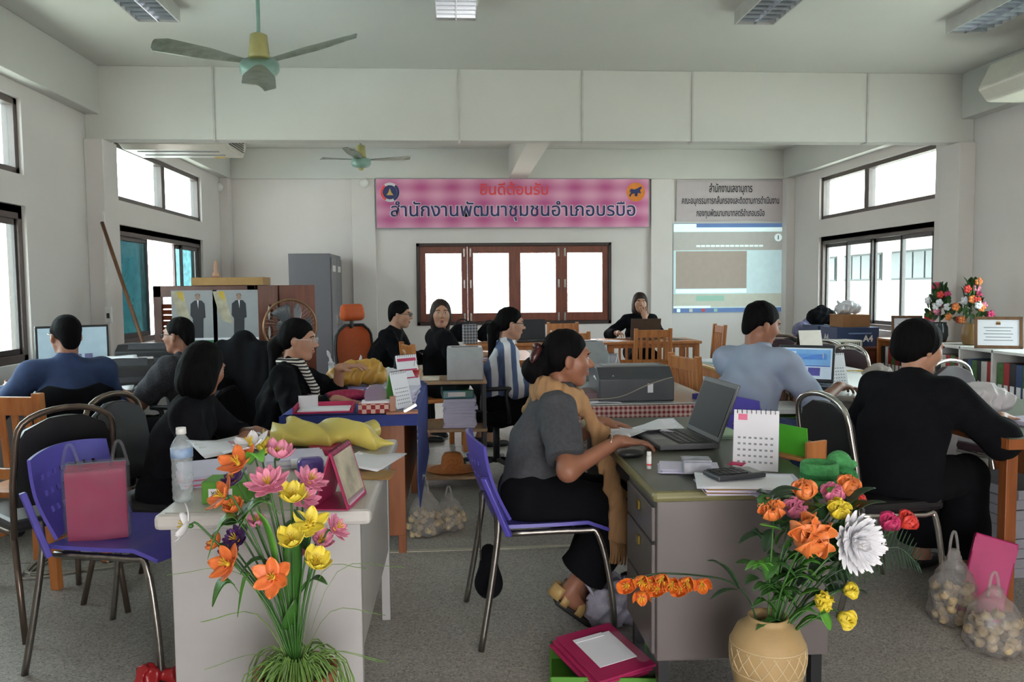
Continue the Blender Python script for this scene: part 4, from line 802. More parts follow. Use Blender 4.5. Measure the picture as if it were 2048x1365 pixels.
text('สำนักงานพัฒนาชุมชนอำเภอบรบือ', .3, wht, t, (0, -.007, -.1), width=bw_*.906, bold=.012, name='lettering_outline')
text('ยินดีต้อนรับ', .2, rdt, t, (.0, -.009, .185), width=bw_*.25, bold=.003)
for x, c1, nm in ((-bw_/2+.19, 'left', 0), (bw_/2-.19, 'right', 1)):
    e = MB().lathe([(0, 0), (.135, 0), (.135, .004), (0, .004)], 32, (x, -.007, .155), rotm(math.pi/2, 0, 0)).build('emblem', mat('orange_emblem', 'd07a26', .6) if nm else mat('white_emblem_ring', 'cfcfd6', .6), t)
    if not nm:
        for a0, a1, cm in ((2.2, 4.2, rdt), (-1.1, .9, blt)): MB().grid([[(x+r*math.cos(a), -.0125, .155+r*math.sin(a)) for a in np.linspace(a0, a1, 10)] for r in (.1, .132)], .001).build('ring_arc', cm, e)
        MB().lathe([(0, 0), (.098, 0), (.098, .002), (0, .002)], 28, (x, -.0115, .155), rotm(math.pi/2, 0, 0)).build('disc', blt, e); MB().prism([(-.05, -.04), (.05, -.04), (.02, .0), (0, .06), (-.02, 0)], .002, rotm(math.pi/2, 0, 0), (x, -.0135, .155)).build('spire', mat('gold_print', 'b99a5a', .5), e)
    else:
        MB().prism([(-.09, .02), (-.06, .05), (-.03, .035), (.02, .05), (.07, .08), (.09, .06), (.06, .03), (.075, -.02), (.03, -.01), (.02, -.06), (-.01, -.06), (-.02, -.015), (-.06, -.03), (-.08, -.07), (-.1, -.05), (-.07, -.01)], .002, rotm(math.pi/2, 0, 0), (x, -.0115, .155)).build('lion_figure', blt, e)
# secretariat notice and the projected picture under it
q0, q1 = pY(1352, 443, YB), pY(1568, 362, YB); t = thing('wall_notice', 'pale grey notice with three lines of Thai lettering above the projection', 'notice', ((q0.x+q1.x)/2, YB-.02, (q0.z+q1.z)/2)); ww, hh = q1.x-q0.x, q1.z-q0.z
MB().b2((-ww/2, -.003, -hh/2), (ww/2, .003, hh/2)).build('sheet', mat('pale_notice_sheet', 'b7adaf', .7, var=.03), t)
for z, s_, wd_ in ((hh*.3, 'สำนักงานเลขานุการ', .4), (0, 'คณะอนุกรรมการกลั่นกรองและติดตามการดำเนินงาน', .9), (-hh*.31, 'กองทุนพัฒนาบทบาทสตรีอำเภอบรบือ', .63)): text(s_, .12, inkm, t, (0, -.005, z), width=ww*wd_, bold=.002, yk=1.9)
q0, q1 = pY(1346, 626, YB), pY(1571, 447, YB); ww, hh = q1.x-q0.x, q1.z-q0.z; t = thing('projected_screen', 'projected computer desktop glowing on the back wall', 'screen', ((q0.x+q1.x)/2, YB-.02, (q0.z+q1.z)/2))
def em(n, c, e=.8): return mat(n, c, .9, var=.03, emit=e)
MB().b2((-ww/2, -.002, -hh/2), (ww/2, .002, hh/2)).build('picture', em('projected_pale_cyan', 'b5ced2', .5), t)
def pan(n, u0, v0, u1, v1, m, k): return MB().b2((-ww/2+ww*u0, -.002-.001*k, hh/2-hh*v1), (-ww/2+ww*u1, -.002-.001*k+.0008, hh/2-hh*v0)).build(n, m, t)
pan('title_bar', 0, 0, 1, .045, em('projected_blue', '5f79a8', .35), 1); pan('tab', .0, .005, .2, .045, em('projected_white', 'd9efee', .6), 2); pan('address_bar', 0, .045, 1, .09, em('projected_white', 'd9efee', .6), 1)
pan('page', .0, .095, .98, .3, em('projected_grey', 'a9aaa6', .3), 1); pan('video_box', .02, .31, .65, .73, em('projected_dark_grey', 'a0968d', .22), 1); pan('video_bar', .02, .735, .65, .78, em('projected_white', 'd9efee', .6), 1); pan('sand', 0, .79, .98, .94, em('projected_sand', 'b2b8ac', .4), 1)
pan('taskbar', 0, .95, 1, 1, em('projected_blue', '5f79a8', .35), 1); pan('status_bar', 0, .925, .33, .95, em('projected_white', 'd9efee', .6), 2); pan('scroll_bar', .98, .09, 1, .95, em('projected_white', 'd9efee', .6), 2); pan('button', .2, .81, .45, .87, em('projected_green', '8fb8a8', .35), 2)
for k, c in enumerate(('projected_white', 'projected_sand', 'projected_red', 'projected_green')): pan('task_icon', .03+.11*k, .957, .06+.11*k, .993, em(c, 'b05050', .35), 3)
MB().lathe([(0, 0), (.055, 0), (.055, .001), (0, .001)], 24, (ww*.43, -.006, hh*.34), rotm(math.pi/2, 0, 0)).build('info_badge', em('projected_white', 'd9efee', .6), t); text('i', .09, em('ink_grey', '605850', .0), t, (ww*.43, -.008, hh*.34), bold=.004)
for k in range(14): pan('caption_word', .2+.043*k, .242, .2+.043*k+.035, .262, em('projected_white', 'd9efee', .6), 3)
# left pilaster: switch, conduit, leaning pole
q = pY(219, 630, 7.36); t = thing('light_switch', 'white switch box on the left pillar with a thin conduit above it', 'switch', (q.x, 7.345, q.z)); MB().b2((-.03, -.012, -.07), (.03, .012, .07)).build('box', whitep, t, bev=.005); MB().b2((-.012, -.018, -.03), (.012, -.012, .015)).build('rocker', blackp, t); MB().b2((-.02, -.002, .07), (-.005, .012, .9)).build('conduit', whitep, t)
a = pY(204, 445, 7.3); bq = pY(281, 672, 6.95); d = (bq-a); e = a+d*((a.z-.803)/(a.z-bq.z)); top(MB().tube([e, bq, a], .016, 8).build('leaning_pole', wood('brown_bamboo', '5a3a24', '6d4a2e'), None, True), 'long brown pole leaning against the left pillar', 'pole')
# ------------------------------------------------------------------ back left corner
t = thing('steel_locker', 'tall grey steel locker standing against the back wall', 'locker', (-2.12, 10.55, 0)); lk = mat('dark_grey_steel', '56575c', .4, var=.06, scale=3)
MB().b2((0, 0, .05), (.53, .95, 1.85)).build('body', lk, t, bev=.006); MB().b2((0.02, .02, 0), (.51, .93, .05)).build('plinth', blackp, t)
for k in range(2): d = MB().b2((.53, .02+.46*k, .1), (.545, .46+.46*k, 1.8)).build('door', mat('grey_steel_door', '6a6b70', .4), t, bev=.004); MB().b2((.545, .38+.1*k, .9), (.56, .41+.1*k, 1.05)).build('handle', chrome, d); MB().b2((.545, .1+.46*k, 1.62), (.549, .34+.46*k, 1.7)).build('label_holder', whitep, d)
DY = 7.3; xa = pY(308, 650, DY).x; xb = pY(512, 650, DY).x; zt = 1.43
t = thing('wooden_partition', 'dark carved wooden partition with two calendars hung on it', 'partition', (xa, DY, 0)); X = xb-xa
MB().b2((0, 0, zt-.1), (X, .05, zt)).b2((0, 0, .05), (X, .05, .16)).build('rail', dkteak, t, bev=.004)
for x in (0, X-.07): MB().b2((x, 0, 0), (x+.07, .05, zt)).build('post', dkteak, t, bev=.004)
for k in range(22): MB().box((X/2, .025, .2+.05*k), (X-.14, .012, .042), rotm(.5, 0, 0)).build('louvre_slat', redteak, t)
for dx, yaw, nm in ((X, 1.1, 0), (X+.145, .3, 1)):
    sub = thing('x', 'x', 'x'); bpy.data.objects.remove(sub); w_ = .32
    ov = [oval(w_/2, 1.18, .035, .08), oval(w_/2, 1.0, .035, .07), oval(w_/2, .84, .04, .06), oval(w_/2, .68, .035, .07)]
    me = plate([(0, .05), (w_, .05), (w_, zt), (0, zt)], ov, .03); o = link('carved_panel', me, redteak, t); o.location = (dx-(.0 if not nm else .0), .05+(.25 if nm else 0), 0); o.rotation_euler = (0, 0, yaw)
q = pY(384, 560, 7.35); top(MB().b2((0, 0, 0), (.62, .28, .07)).build('cardboard_box', mat('kraft_cardboard', '9c7a4d', .8), None, bev=.004, loc=(pY(384, 560, DY).x, DY-.03, zt+.001)), 'long flat cardboard box lying on the wooden partition', 'box')
o = MB().lathe([(.03, 0), (.035, .02), (.015, .06), (.02, .1), (.008, .15), (0, .16)], 12).build('figurine', mat('peach_ceramic', 'b08a72', .3), None, True, loc=(pY(433, 555, DY+.1).x, DY+.08, zt+.0715)); top(o, 'small peach figurine standing on the flat cardboard box', 'figurine')
cw_ = .39
for k, px in enumerate((341, 424)):
    x = pY(px, 580, DY-.02).x; t = thing('wall_calendar', 'poster calendar with a standing figure in a dark suit, %s of two' % ('left', 'right')[k], 'calendar', (x, DY-.008, 0), 0, 'poster calendars'); zt2 = zt-.04
    MB().b2((0, -.004, zt2-.42), (cw_, 0, zt2)).build('picture', mat('grey_photo_print', '8d8f92', .5, var=.08, scale=5), t); MB().b2((0, -.004, zt2-.75), (cw_, 0, zt2-.42)).build('date_sheet', paper, t)
    MB().prism([(.0, -.01), (.1, -.01), (.17, -.3), (.08, -.27), (.05, -.2)], .0008, rotm(math.pi/2, 0, 0), (0, -.004, zt2)).build('banner_print', mat('tan_print', 'a39c86', .6, var=.2), t); MB().prism([(.05, -.01), (.1, -.01), (.11, -.1), (.06, -.06)], .0009, rotm(math.pi/2, 0, 0), (0, -.0045, zt2)).build('flag_print', mat('yellow_print', 'b59a34', .6), t)
    MB().prism([(.2, -.09), (.26, -.09), (.285, -.12), (.29, -.24), (.27, -.25), (.265, -.42), (.175, -.42), (.18, -.25), (.16, -.22), (.165, -.12)], .001, rotm(math.pi/2, 0, 0), (0, -.0055, zt2)).build('suit_print', mat('dark_suit_print', '1d1e26', .6), t); MB().prism(oval(.227, -.06, .02, .028, 14), .001, rotm(math.pi/2, 0, 0), (0, -.0055, zt2)).build('face_print', mat('face_print', '8f7466', .6), t); MB().prism(oval(.227, -.048, .0215, .018, 14), .001, rotm(math.pi/2, 0, 0), (0, -.0053, zt2)).build('hair_print', inkm, t); MB().prism([(.222, -.09), (.234, -.09), (.23, -.16)], .001, rotm(math.pi/2, 0, 0), (0, -.0068, zt2)).build('shirt_print', paper, t)
    MB().b2((0, -.005, zt2-.48), (cw_, -.004, zt2-.44)).build('green_band', mat('green_print', '2f6a4a', .6), t)
    for i in range(5):
        for j in range(6): MB().b2((.03+.06*j, -.005, zt2-.54-.045*i), (.055+.06*j, -.004, zt2-.52-.045*i)).build('date_print', greyp if j else rdt, t)
# pedestal fan
q = pY(581, 654, 6.5); t = thing('pedestal_fan', 'pedestal fan with copper guard ring and red cap beside the partition', 'fan', (q.x, 6.5, 0), .55); z = q.z; cop = mat('copper_ring', '8a6a4a', .35, .7)
MB().lathe([(.2, 0), (.2, .02), (.05, .05), (.02, .06)], 24).build('base', blackp, t, True); MB().cyl((0, 0.06, .05), (0, .06, z-.05), .014).build('pole', chrome, t, True); MB().cyl((0, .03, z), (0, .2, z), .06, .045, 18).build('motor', blackp, t, True)
g_ = MB().tube([(.215*math.cos(a), 0, z+.215*math.sin(a)) for a in np.linspace(0, 6.2832, 40, False)], .009, 8, True); g_.build('guard_ring', cop, t, True)
m = MB()
for k in range(40):
    a = k*math.pi/20
    for y, r in ((-.045, .21), (.05, .21)): m.tube([(.03*math.cos(a), y, z+.03*math.sin(a)), (.15*math.cos(a+.1), y*1.1, z+.15*math.sin(a+.1)), (r*math.cos(a+.15), 0, z+r*math.sin(a+.15))], .0012, 4)
m.build('guard_wires', steel, t); MB().ell((0, -.05, z), (.035, .015, .035)).build('cap', mat('red_plastic', 'a3202a', .4), t, True)
for k in range(3):
    a = k*2.094; MB().grid([[(r*math.cos(a+w), .02*math.sin(w*4), z+r*math.sin(a+w)) for w in (-.45, -.2, .1, .4)] for r in (.03, .09, .14, .18)], .003).build('blade', mat('grey_translucent_blade', '5c6166', .3), t, True)
# ------------------------------------------------------------------ small builders
def sheet(label, px, py, z, w=.21, d=.297, rz=0, m=None, group='loose papers on the desks', curl=.004, th=.0012, pos=None, cat='paper', name='paper_sheet'):
    q = Vector(pos) if pos is not None else pz(px, py, z); o = MB().grid([[(w*(u-.5), d*(v-.5), curl*math.sin(3*u+2*v)**2*(1 if 0 < v < 1 else 1.5)) for u in np.linspace(0, 1, 6)] for v in np.linspace(0, 1, 6)], th).build(name, m or paper, None, True, loc=(q.x, q.y, z), rz=rz)
    return top(o, label, cat, group)
def stack(label, px, py, z, w=.21, d=.297, h=.03, rz=0, m=None, n=6, name='paper_stack', m2=None, pos=None, cat='paper stack', group='stacks of paper'):
    q = Vector(pos) if pos is not None else pz(px, py, z); t = thing(name, label, cat, (q.x, q.y, z), rz, group); rnd = random.Random(int(px)*7+int(py))
    for k in range(n):
        j = lambda s: (rnd.random()-.5)*s
        MB().box((j(.015), j(.015), h/n*(k+.5)), (w, d, h/n*.94), rotm(0, 0, j(.12))).build('sheaf', (m2 if m2 and k % 3 == 1 else m) or paper, t)
    return t
def tent(label, px, py, z, w, h, rz, front, extra=None, spiral=True, dep=.09, back=None):
    q = pz(px, py, z); t = thing('desk_calendar', label, 'calendar', (q.x, q.y, z), rz, 'desk calendars'); a = math.atan2(dep/2, h); L = math.hypot(dep/2, h)
    for s, m_ in ((-1, front), (1, back or front)): MB().box((0, s*dep/4, h/2), (w, .004, L), rotm(s*a, 0, 0)).build('leaf', m_, t)
    MB().b2((-w/2, -dep/2, 0), (w/2, dep/2, .003)).build('foot', back or front, t)
    if spiral:
        for k in range(9): MB().tube(arc((-w*.42+w*.105*k, 0, h-.004), .009, 0, 6.2832, 8, 'yz'), .0012, 4).build('ring', blackp, t)
    Rm = rotm(-a, 0, 0)
    for (u0, v0, u1, v1, m_) in extra or []: MB().box(Vector((0, -dep/2, 0))+Rm @ Vector(((u0+u1)/2*w-w/2, -.0032, (v0+v1)/2*L)), ((u1-u0)*w, .0008, (v1-v0)*L), Rm).build('print', m_, t)
    return t
GRID = [(.1+.12*i, .12+.1*j, .16+.12*i, .15+.1*j, greyp) for i in range(7) for j in range(5)]
def laptop(label, loc, rz, lid, scr, op=1.9, w=.35, d=.24, prints=None):
    t = thing('laptop', label, 'laptop', loc, rz, 'laptops'); MB().b2((-w/2, -d/2, .004), (w/2, d/2, .024)).build('base', lid, t, bev=.004); MB().b2((-w/2+.02, -d/2+.08, .024), (w/2-.02, d/2-.02, .0245)).build('key_bed', blackp, t)
    for r in range(4):
        for c in range(12): MB().b2((-w/2+.026+c*.025, -d/2+.088+r*.027, .0245), (-w/2+.047+c*.025, -d/2+.11+r*.027, .0275)).build('key', dkgrey, t)
    MB().b2((-.05, -d/2+.012, .024), (.05, -d/2+.068, .0246)).build('touchpad', greyp, t)
    Rm = rotm(op-math.pi, 0, 0); R2 = rotm(math.pi/2-op+0, 0, 0); hinge = Vector((0, d/2-.005, .024)); Rl = rotm(-(op-math.pi/2), 0, 0)
    def lp(x, z, y=0): return hinge+Rl @ Vector((x, y, z))
    ld = MB().box(lp(0, d/2), (w, .01, d), Rl).build('lid', lid, t, bev=.004); s_ = MB().box(lp(0, d/2, -.006), (w-.03, .002, d-.04), Rl).build('screen', scr, t)
    for (u0, v0, u1, v1, m_) in prints or []: MB().box(lp((u0+u1)/2*(w-.03)-(w-.03)/2, .02+(v0+v1)/2*(d-.04), -.0075), ((u1-u0)*(w-.03), .0008, (v1-v0)*(d-.04)), Rl).build('window_on_screen', m_, s_)
    return t
def printer(label, loc, rz, w, d, h, m, m2, name='printer', panel=True):
    t = thing(name, label, 'printer', loc, rz, 'printers'); MB().prism([(-d/2, 0), (d/2, 0), (d/2, h*.92), (d/2-.03, h), (-d/2+.09, h), (-d/2, h*.68)], w, Matrix(((0, 0, 1), (1, 0, 0), (0, 1, 0))), (-w/2, 0, 0)).build('body', m, t, bev=.008)
    
    if panel: MB().b2((-w*.4, -d/2-.004, h*.12), (w*.4, -d/2+.01, h*.34)).build('tray', m2, t, bev=.003)
    MB().b2((-w*.38, -.02, h), (w*.38, d*.3, h+.004)).build('output_slot', m2, t)
    if panel: MB().box((w*.05, -d/2+.045, h*.85), (w*.7, .09, .006), rotm(.75 if h > .15 else .9, 0, 0)).build('control_panel', m2, t, bev=.002)
    return t
def bag(label, loc, rz, blob, m, h=.008, wr=.004, wk=50, group='plastic bags', name='plastic_bag', cat='plastic bag', handles=None):
    wk *= 1.6; wr *= 1.25
    if handles is None: return top(blob.build(name, m, None, h, wr, wk, None, loc, rz, True), label, cat, group)
    t = thing(name, label, cat, loc, rz, group); blob.build('film', m, t, h, wr, wk, ridge=True)
    for p in handles: MB().tube(curvy(p, 12), .006, 6).build('handle', m, t, True)
    return t
ZW = .7518; ZG = .7512; ZB = .757
# ------------------------------------------------------------------ white desk
q = pz(367, 1003, ZW); t = thing('water_bottle', 'clear plastic water bottle with white cap on the white desk corner', 'bottle', (q.x, q.y, ZW)); pet = clear('clear_pet', 'e3e8ea', .72, .08)
prof = [(.0, 0), (.026, .001), (.03, .01)]+[(.031-.0018*(k % 2), .014+.011*k) for k in range(10)]+[(.031, .13), (.0315, .135), (.0315, .165), (.03, .172), (.02, .19), (.0125, .2), (.0125, .208)]
MB().lathe(prof, 24).build('bottle_body', pet, t, True); MB().lathe([(.0318, .135), (.0318, .164)], 24).build('label_band', mat('pale_blue_label', 'b9c8d8', .5, col2='5f86b8', scale=16), t, True); MB().lathe([(.0, .225), (.014, .224), (.015, .205), (.0, .204)], 20).build('cap', whitep, t, True)
a = pz(404, 1009, ZW); t = thing('carton', 'small green carton printed with white label behind the bouquet', 'box', (a.x, a.y, ZW), -.03); MB().b2((0, 0, 0), (.18, .1, .066)).build('box', mat('green_carton', '4f8a2a', .6), t, bev=.002); MB().b2((.02, -.0012, .02), (.09, 0, .045)).build('label', paper, t); text('TONER', .022, inkm, t, (.055, -.0022, .032), rot=(math.pi/2, math.pi, 0), width=.055); MB().b2((.14, -.0012, .01), (.165, 0, .04)).build('label', paper, t)
stack('lilac papers with a pink cover beside the water bottle', 425, 955, ZW, .2, .27, .035, .35, lilac, 7, m2=pinkp)
sheet('large white sheet under the hand of the woman with the bob', 468, 893, ZW+.002, .3, .36, .5, paper, curl=.012); sheet('dusty pink card on the white sheet', 0, 0, ZW+.02, .15, .1, .5, mat('dusty_pink_card', '9c6a76', .6), pos=pz(500, 885, ZW+.02))
o = Blob().cap((-.03, 0, .05), (.03, 0, .05), .035, None, .03).cap((-.03, 0, .03), (.03, 0, .03), .03, None, .03).cap((0, 0, .02), (0, 0, .1), .034, .03, .03); top(MB().b2((-.04, -.025, 0), (.04, .025, .1)).build('packet', mat('purple_wrapper', '4c3a86', .3, var=.25, scale=25, bump=.3), None, bev=.012, loc=pz(622, 978, ZW), rz=.3), 'purple wrapped packet standing on the white desk', 'packet')
mag = mat('magenta_card', 'a02252', .5)
tent('magenta tent calendar seen edge-on at the right of the white desk', 682, 1003, ZW, .2, .165, 1.42, mag, [(.06, .08, .94, .92, mat('photo_print', 'a9a08c', .5, var=.4, scale=15)), (.1, .05, .9, .15, mat('pale_pink_print', 'c9a8b8', .5))], dep=.1)
ylw = mat('yellow_plastic_film', 'c0b258', .35, var=.12, scale=9, bump=.3, bscale=14)
b = Blob().cap((-.19, 0, .05), (.13, 0, .05), .06, .05, .04, sc=((0, 1, 0), 2.1)).cap((-.2, 0, .06), (-.24, 0, .075), .06, .05, .03, sc=((0, 1, 0), 1.8)).cap((.13, -.04, .04), (.25, -.06, .02), .045, .014, .05).ell((-.25, 0, .075), (.035, .1, .045), .02, op='-').cut((0, 0, .002), (0, 0, 1)); bag('large yellow plastic bag lying across the far end of the white desk', pz(672, 893, ZW), -.12, b, ylw, .006, .008, 13)
stack('magenta plastic packs half under the yellow bag', 660, 905, ZW, .16, .12, .022, .1, mag, 4, group=None); sheet('white papers at the right edge of the white desk', 735, 925, ZW+.003, .2, .26, -.35, curl=.008); sheet('brown envelope under the white papers', 728, 950, ZW+.0006, .2, .14, -.1, mat('brown_envelope', '8d6a35', .7), curl=.001)
stack('white paper roll and pale booklets in the middle of the white desk', 590, 925, ZW, .2, .2, .03, .2, paper, 5, m2=lilac); top(MB().cyl((-.1, 0, .018), (.1, 0, .018), .018).build('paper_roll', paper, None, True, loc=pz(640, 935, ZW), rz=.2), 'white paper roll behind the purple packet', 'paper roll')
# bag of booklets on the left violet chair
t = thing('booklet_bag', 'clear carrier bag of magenta booklets leaning on the violet chair', 'bag', (-1.33, 3.1, .462), .35); tl = rotm(.18, 0, 0)
for k in range(7): MB().box(tl @ Vector((-.02, -.03+.014*k, .14)), (.2, .012, .275), tl).build('booklet', mag if k < 6 else mat('grey_cover', '6a6a78', .5), t)
MB().box(tl @ Vector((-.02, .015, .143)), (.225, .12, .29), tl).build('film', film, t, bev=.02)
for x in (-.1, .06): MB().tube(curvy([tl @ Vector((x-.03, .0, .28)), tl @ Vector((x-.01, -.01, .37)), tl @ Vector((x+.01, -.01, .37)), tl @ Vector((x+.03, 0, .28))], 12), .006, 6).build('handle', film, t, True)
b = Blob().cap((-.04, 0, .02), (.06, 0, .02), .035, None, .05).ell((-.03, 0, .045), (.035, .03, .04), .04).cut((0, 0, .003), (0, 0, 1)); bag('crumpled red plastic bag on the floor beside the white desk', pz(316, 1368, .0), .2, b, mat('red_film', '9c1a20', .3, bump=.3, bscale=20), .008, .006, 45)
# ------------------------------------------------------------------ blue desk
sheet('white papers in front of the woman with the striped scarf', 680, 790, ZB, .3, .3, .1, group=None); sheet('white card standing up in the magenta tray', 617, 800, ZB+.035, .1, .07, .1, pos=(pz(617, 818, ZB).x, pz(617, 818, ZB).y, 0), group=None).rotation_euler = (1.35, 0, .15)
t = thing('document_tray', 'magenta tray with papers at the front of the blue desk', 'tray', (*pz(650, 822, ZB)[:2], ZB), .06); MB().b2((-.15, -.1, 0), (.15, .1, .008)).b2((-.15, -.1, 0), (-.142, .1, .035)).b2((.142, -.1, 0), (.15, .1, .035)).b2((-.15, .092, 0), (.15, .1, .035)).build('tray', magenta, t, bev=.002); MB().b2((-.13, -.08, .008), (.13, .08, .014)).build('paper', paper, t)
bag('magenta pouch with white spots on the blue desk', pz(694, 800, ZB), .1, Blob().ell((0, 0, .025), (.13, .06, .035), .02).cut((0, 0, .001), (0, 0, 1)), mat('spotted_magenta', '9a1c48', .6, var=.3, scale=60), .008, 0, group=None, name='pouch', cat='pouch')
top(MB().ell((0, 0, .016), (.03, .05, .018)).build('mouse', blackp, None, True, loc=pz(716, 786, ZB), rz=.5), 'dark computer mouse on the blue desk', 'mouse')
def _rc(N, L, co):
    k = N.new('ShaderNodeTexChecker'); k.inputs['Scale'].default_value = 45; k.inputs['Color1'].default_value = (*lin('8c1c26'), 1); k.inputs['Color2'].default_value = (*lin('c9a89a'), 1); L.new(co, k.inputs['Vector']); return k.outputs[0]
q = pz(750, 828, ZB); t = thing('tissue_box', 'red checked box with a compact disc standing in it', 'box', (q.x, q.y+.05, ZB), .05); MB().b2((-.085, -.05, 0), (.085, .05, .05)).build('box', pattern('red_check_print', _rc, .7), t, bev=.003); MB().cyl((0, .0, .085), (0.004, .003, .085), .058, n=28).build('disc', mat('iridescent_disc', '9aa4a8', .15, .6, col2='b58aa0', scale=9), t).rotation_euler = (0, 0, 1.2)
MB().b2((-.07, -.03, .05), (.07, .04, .06)).build('tissue', paper, t)
tent('green-edged tent calendar in front on the blue desk', 796, 815, ZB, .14, .19, 1.0, paper, GRID, back=mat('green_card', '4f8a3a', .6)); tent('tall tent calendar with red bands on the blue desk', 812, 772, ZB, .17, .2, .75, paper, [(.05, .8, .95, .9, magenta), (.05, .5, .95, .55, magenta), (.05, .25, .95, .29, magenta)]+GRID[:12], back=dkgrey)
t = thing('name_plate', 'wooden stand with chrome edge at the right front of the blue desk', 'stand', (*pz(800, 828, ZB)[:2], ZB), .1); MB().b2((-.07, -.03, 0), (.09, .04, .015)).build('foot', orw, t, bev=.003); MB().b2((-.05, -.01, .015), (-.02, .02, .09)).build('post', orw, t); MB().box((.05, .0, .03), (.07, .06, .012), rotm(0, -.5, 0)).build('edge', chrome, t)
q = pz(843, 770, ZB); q.x = -.28; t = thing('pen_cup', 'red pen cup at the far corner of the blue desk', 'cup', (q.x, 5.3, ZB)); MB().lathe([(0, 0), (.04, 0), (.042, .1), (.038, .1), (.036, .01), (0, .01)], 20).build('cup', mat('red_plastic', 'a3202a', .4), t, True)
for k in range(5): MB().cyl((.01*math.cos(k), .01*math.sin(k), .012), (.03*math.cos(k*1.3), .03*math.sin(k*1.3), .16), .004, n=6).build('pen', (blackp, whitep, steel)[k % 3], t)
t = thing('plastic_case', 'lilac plastic case with a white label under the yellow bags', 'case', (-.6, 4.95, ZB)); MB().b2((-.17, -.12, 0), (.17, .12, .045)).build('case', mat('lilac_plastic', '7a7ab0', .3), t, bev=.008); MB().b2((-.03, -.1215, .01), (.05, -.12, .035)).build('label', paper, t)
b = Blob().cap((-.13, 0, .05), (.13, 0, .05), .06, .055, .05, sc=((0, 1, 0), 1.4)).cap((-.05, 0, .1), (.1, 0, .11), .05, .05, .05).cut((0, 0, .002), (0, 0, 1)); bag('stacked yellow plastic bags in front of the grey locker', (-.6, 4.95, ZB+.047), .1, b, mat('amber_yellow_film', 'b58a3a', .35, var=.15, scale=9, bump=.3, bscale=14), .008, .006, 32)
wfilm = mat('white_plastic_film', 'c3c3c8', .4, var=.08, scale=9, bump=.3, bscale=16)
def lump(w, d, h, k=.05): return Blob().cap((-w*.3, 0, h*.4), (w*.3, 0, h*.4), h*.42, None, k, sc=((0, 1, 0), max(1, d/h))).ell((0, 0, h*.7), (w*.25, d*.3, h*.35), k).cut((0, 0, .002), (0, 0, 1))
bag('white plastic bag with pointed handles behind the yellow bags', (-.72, 5.35, ZB), .1, lump(.2, .1, .14).cap((-.09, 0, .1), (-.12, 0, .25), .025, .008, .03).cap((.07, 0, .1), (.1, 0, .2), .025, .008, .03), wfilm, .008, .005, 40)
bag('crumpled white plastic bag right of the yellow bags', (-.42, 5.15, ZB+.0), .3, lump(.16, .1, .13), wfilm, .008, .007, 45)
stack('papers and notebooks under the crumpled white bag', 760, 770, ZB, .2, .26, .05, .1, lilac, 7, m2=dkgrey, pos=(-.42, 4.86, 0)); stack('lilac sheaves at the right edge of the blue desk', 830, 790, ZB, .15, .28, .06, -.05, lilac, 8, pos=(-.3, 4.62, 0))
bag('knotted bag of snacks hanging over the far end of the blue desk', (-.32, 5.42, ZB), .2, lump(.13, .1, .15).cap((0, 0, .14), (-.03, 0, .22), .02, .008, .03), clear('milky_bag', 'd9c0a0', .35, .3), .008, .004, 50)
# ------------------------------------------------------------------ trolley
q = pY(925, 768, TRY+.02); printer('small light grey laser printer on the trolley', (q.x+.02, TRY+.21, .751), 0, .25, .34, .22, mat('light_grey_plastic', '9da0a3', .45), mat('slot_dark', '3f4144', .5), panel=False)
top(MB().box((0, 0, .012), (.14, .1, .022)).build('notepad', mat('cream_pad', 'c9c4b6', .6), None, bev=.003, loc=(pY(858, 765, TRY).x, TRY+.1, .7505)), 'flat cream notepad beside the laser printer', 'notepad')
stack('tall ream of lilac papers on the middle trolley shelf', 920, 850, .421, .22, .3, .2, 0, lilac, 16, pos=(pY(920, 850, TRY).x, TRY+.2, 0)); t = thing('paper_pack', 'blue and green wrapped pack on top of the lilac papers', 'pack', (pY(915, 850, TRY).x, TRY+.2, .622), .06); MB().b2((-.11, -.13, 0), (.11, .13, .06)).build('wrapper', mat('blue_green_wrapper', '2f6a8c', .25, col2='2f6a3a', scale=8), t, bev=.008); MB().b2((-.07, -.1315, .015), (.05, -.13, .045)).build('label', whitep, t)
o = MB().lathe([(.0, .13), (.06, .125), (.075, .1), (.085, .03), (.09, .02), (.16, .005), (.18, .012), (.18, .008), (.155, 0), (.08, .012), (0, .012)], 32).build('straw_hat', mat('straw', 'a5622c', .8, var=.2, scale=50, bump=.3, bscale=120), None, True, loc=(pY(905, 960, TRY).x, TRY+.2, .092)); top(o, 'orange straw hat on the bottom trolley shelf', 'hat'); o.scale = (1, .9, 1)
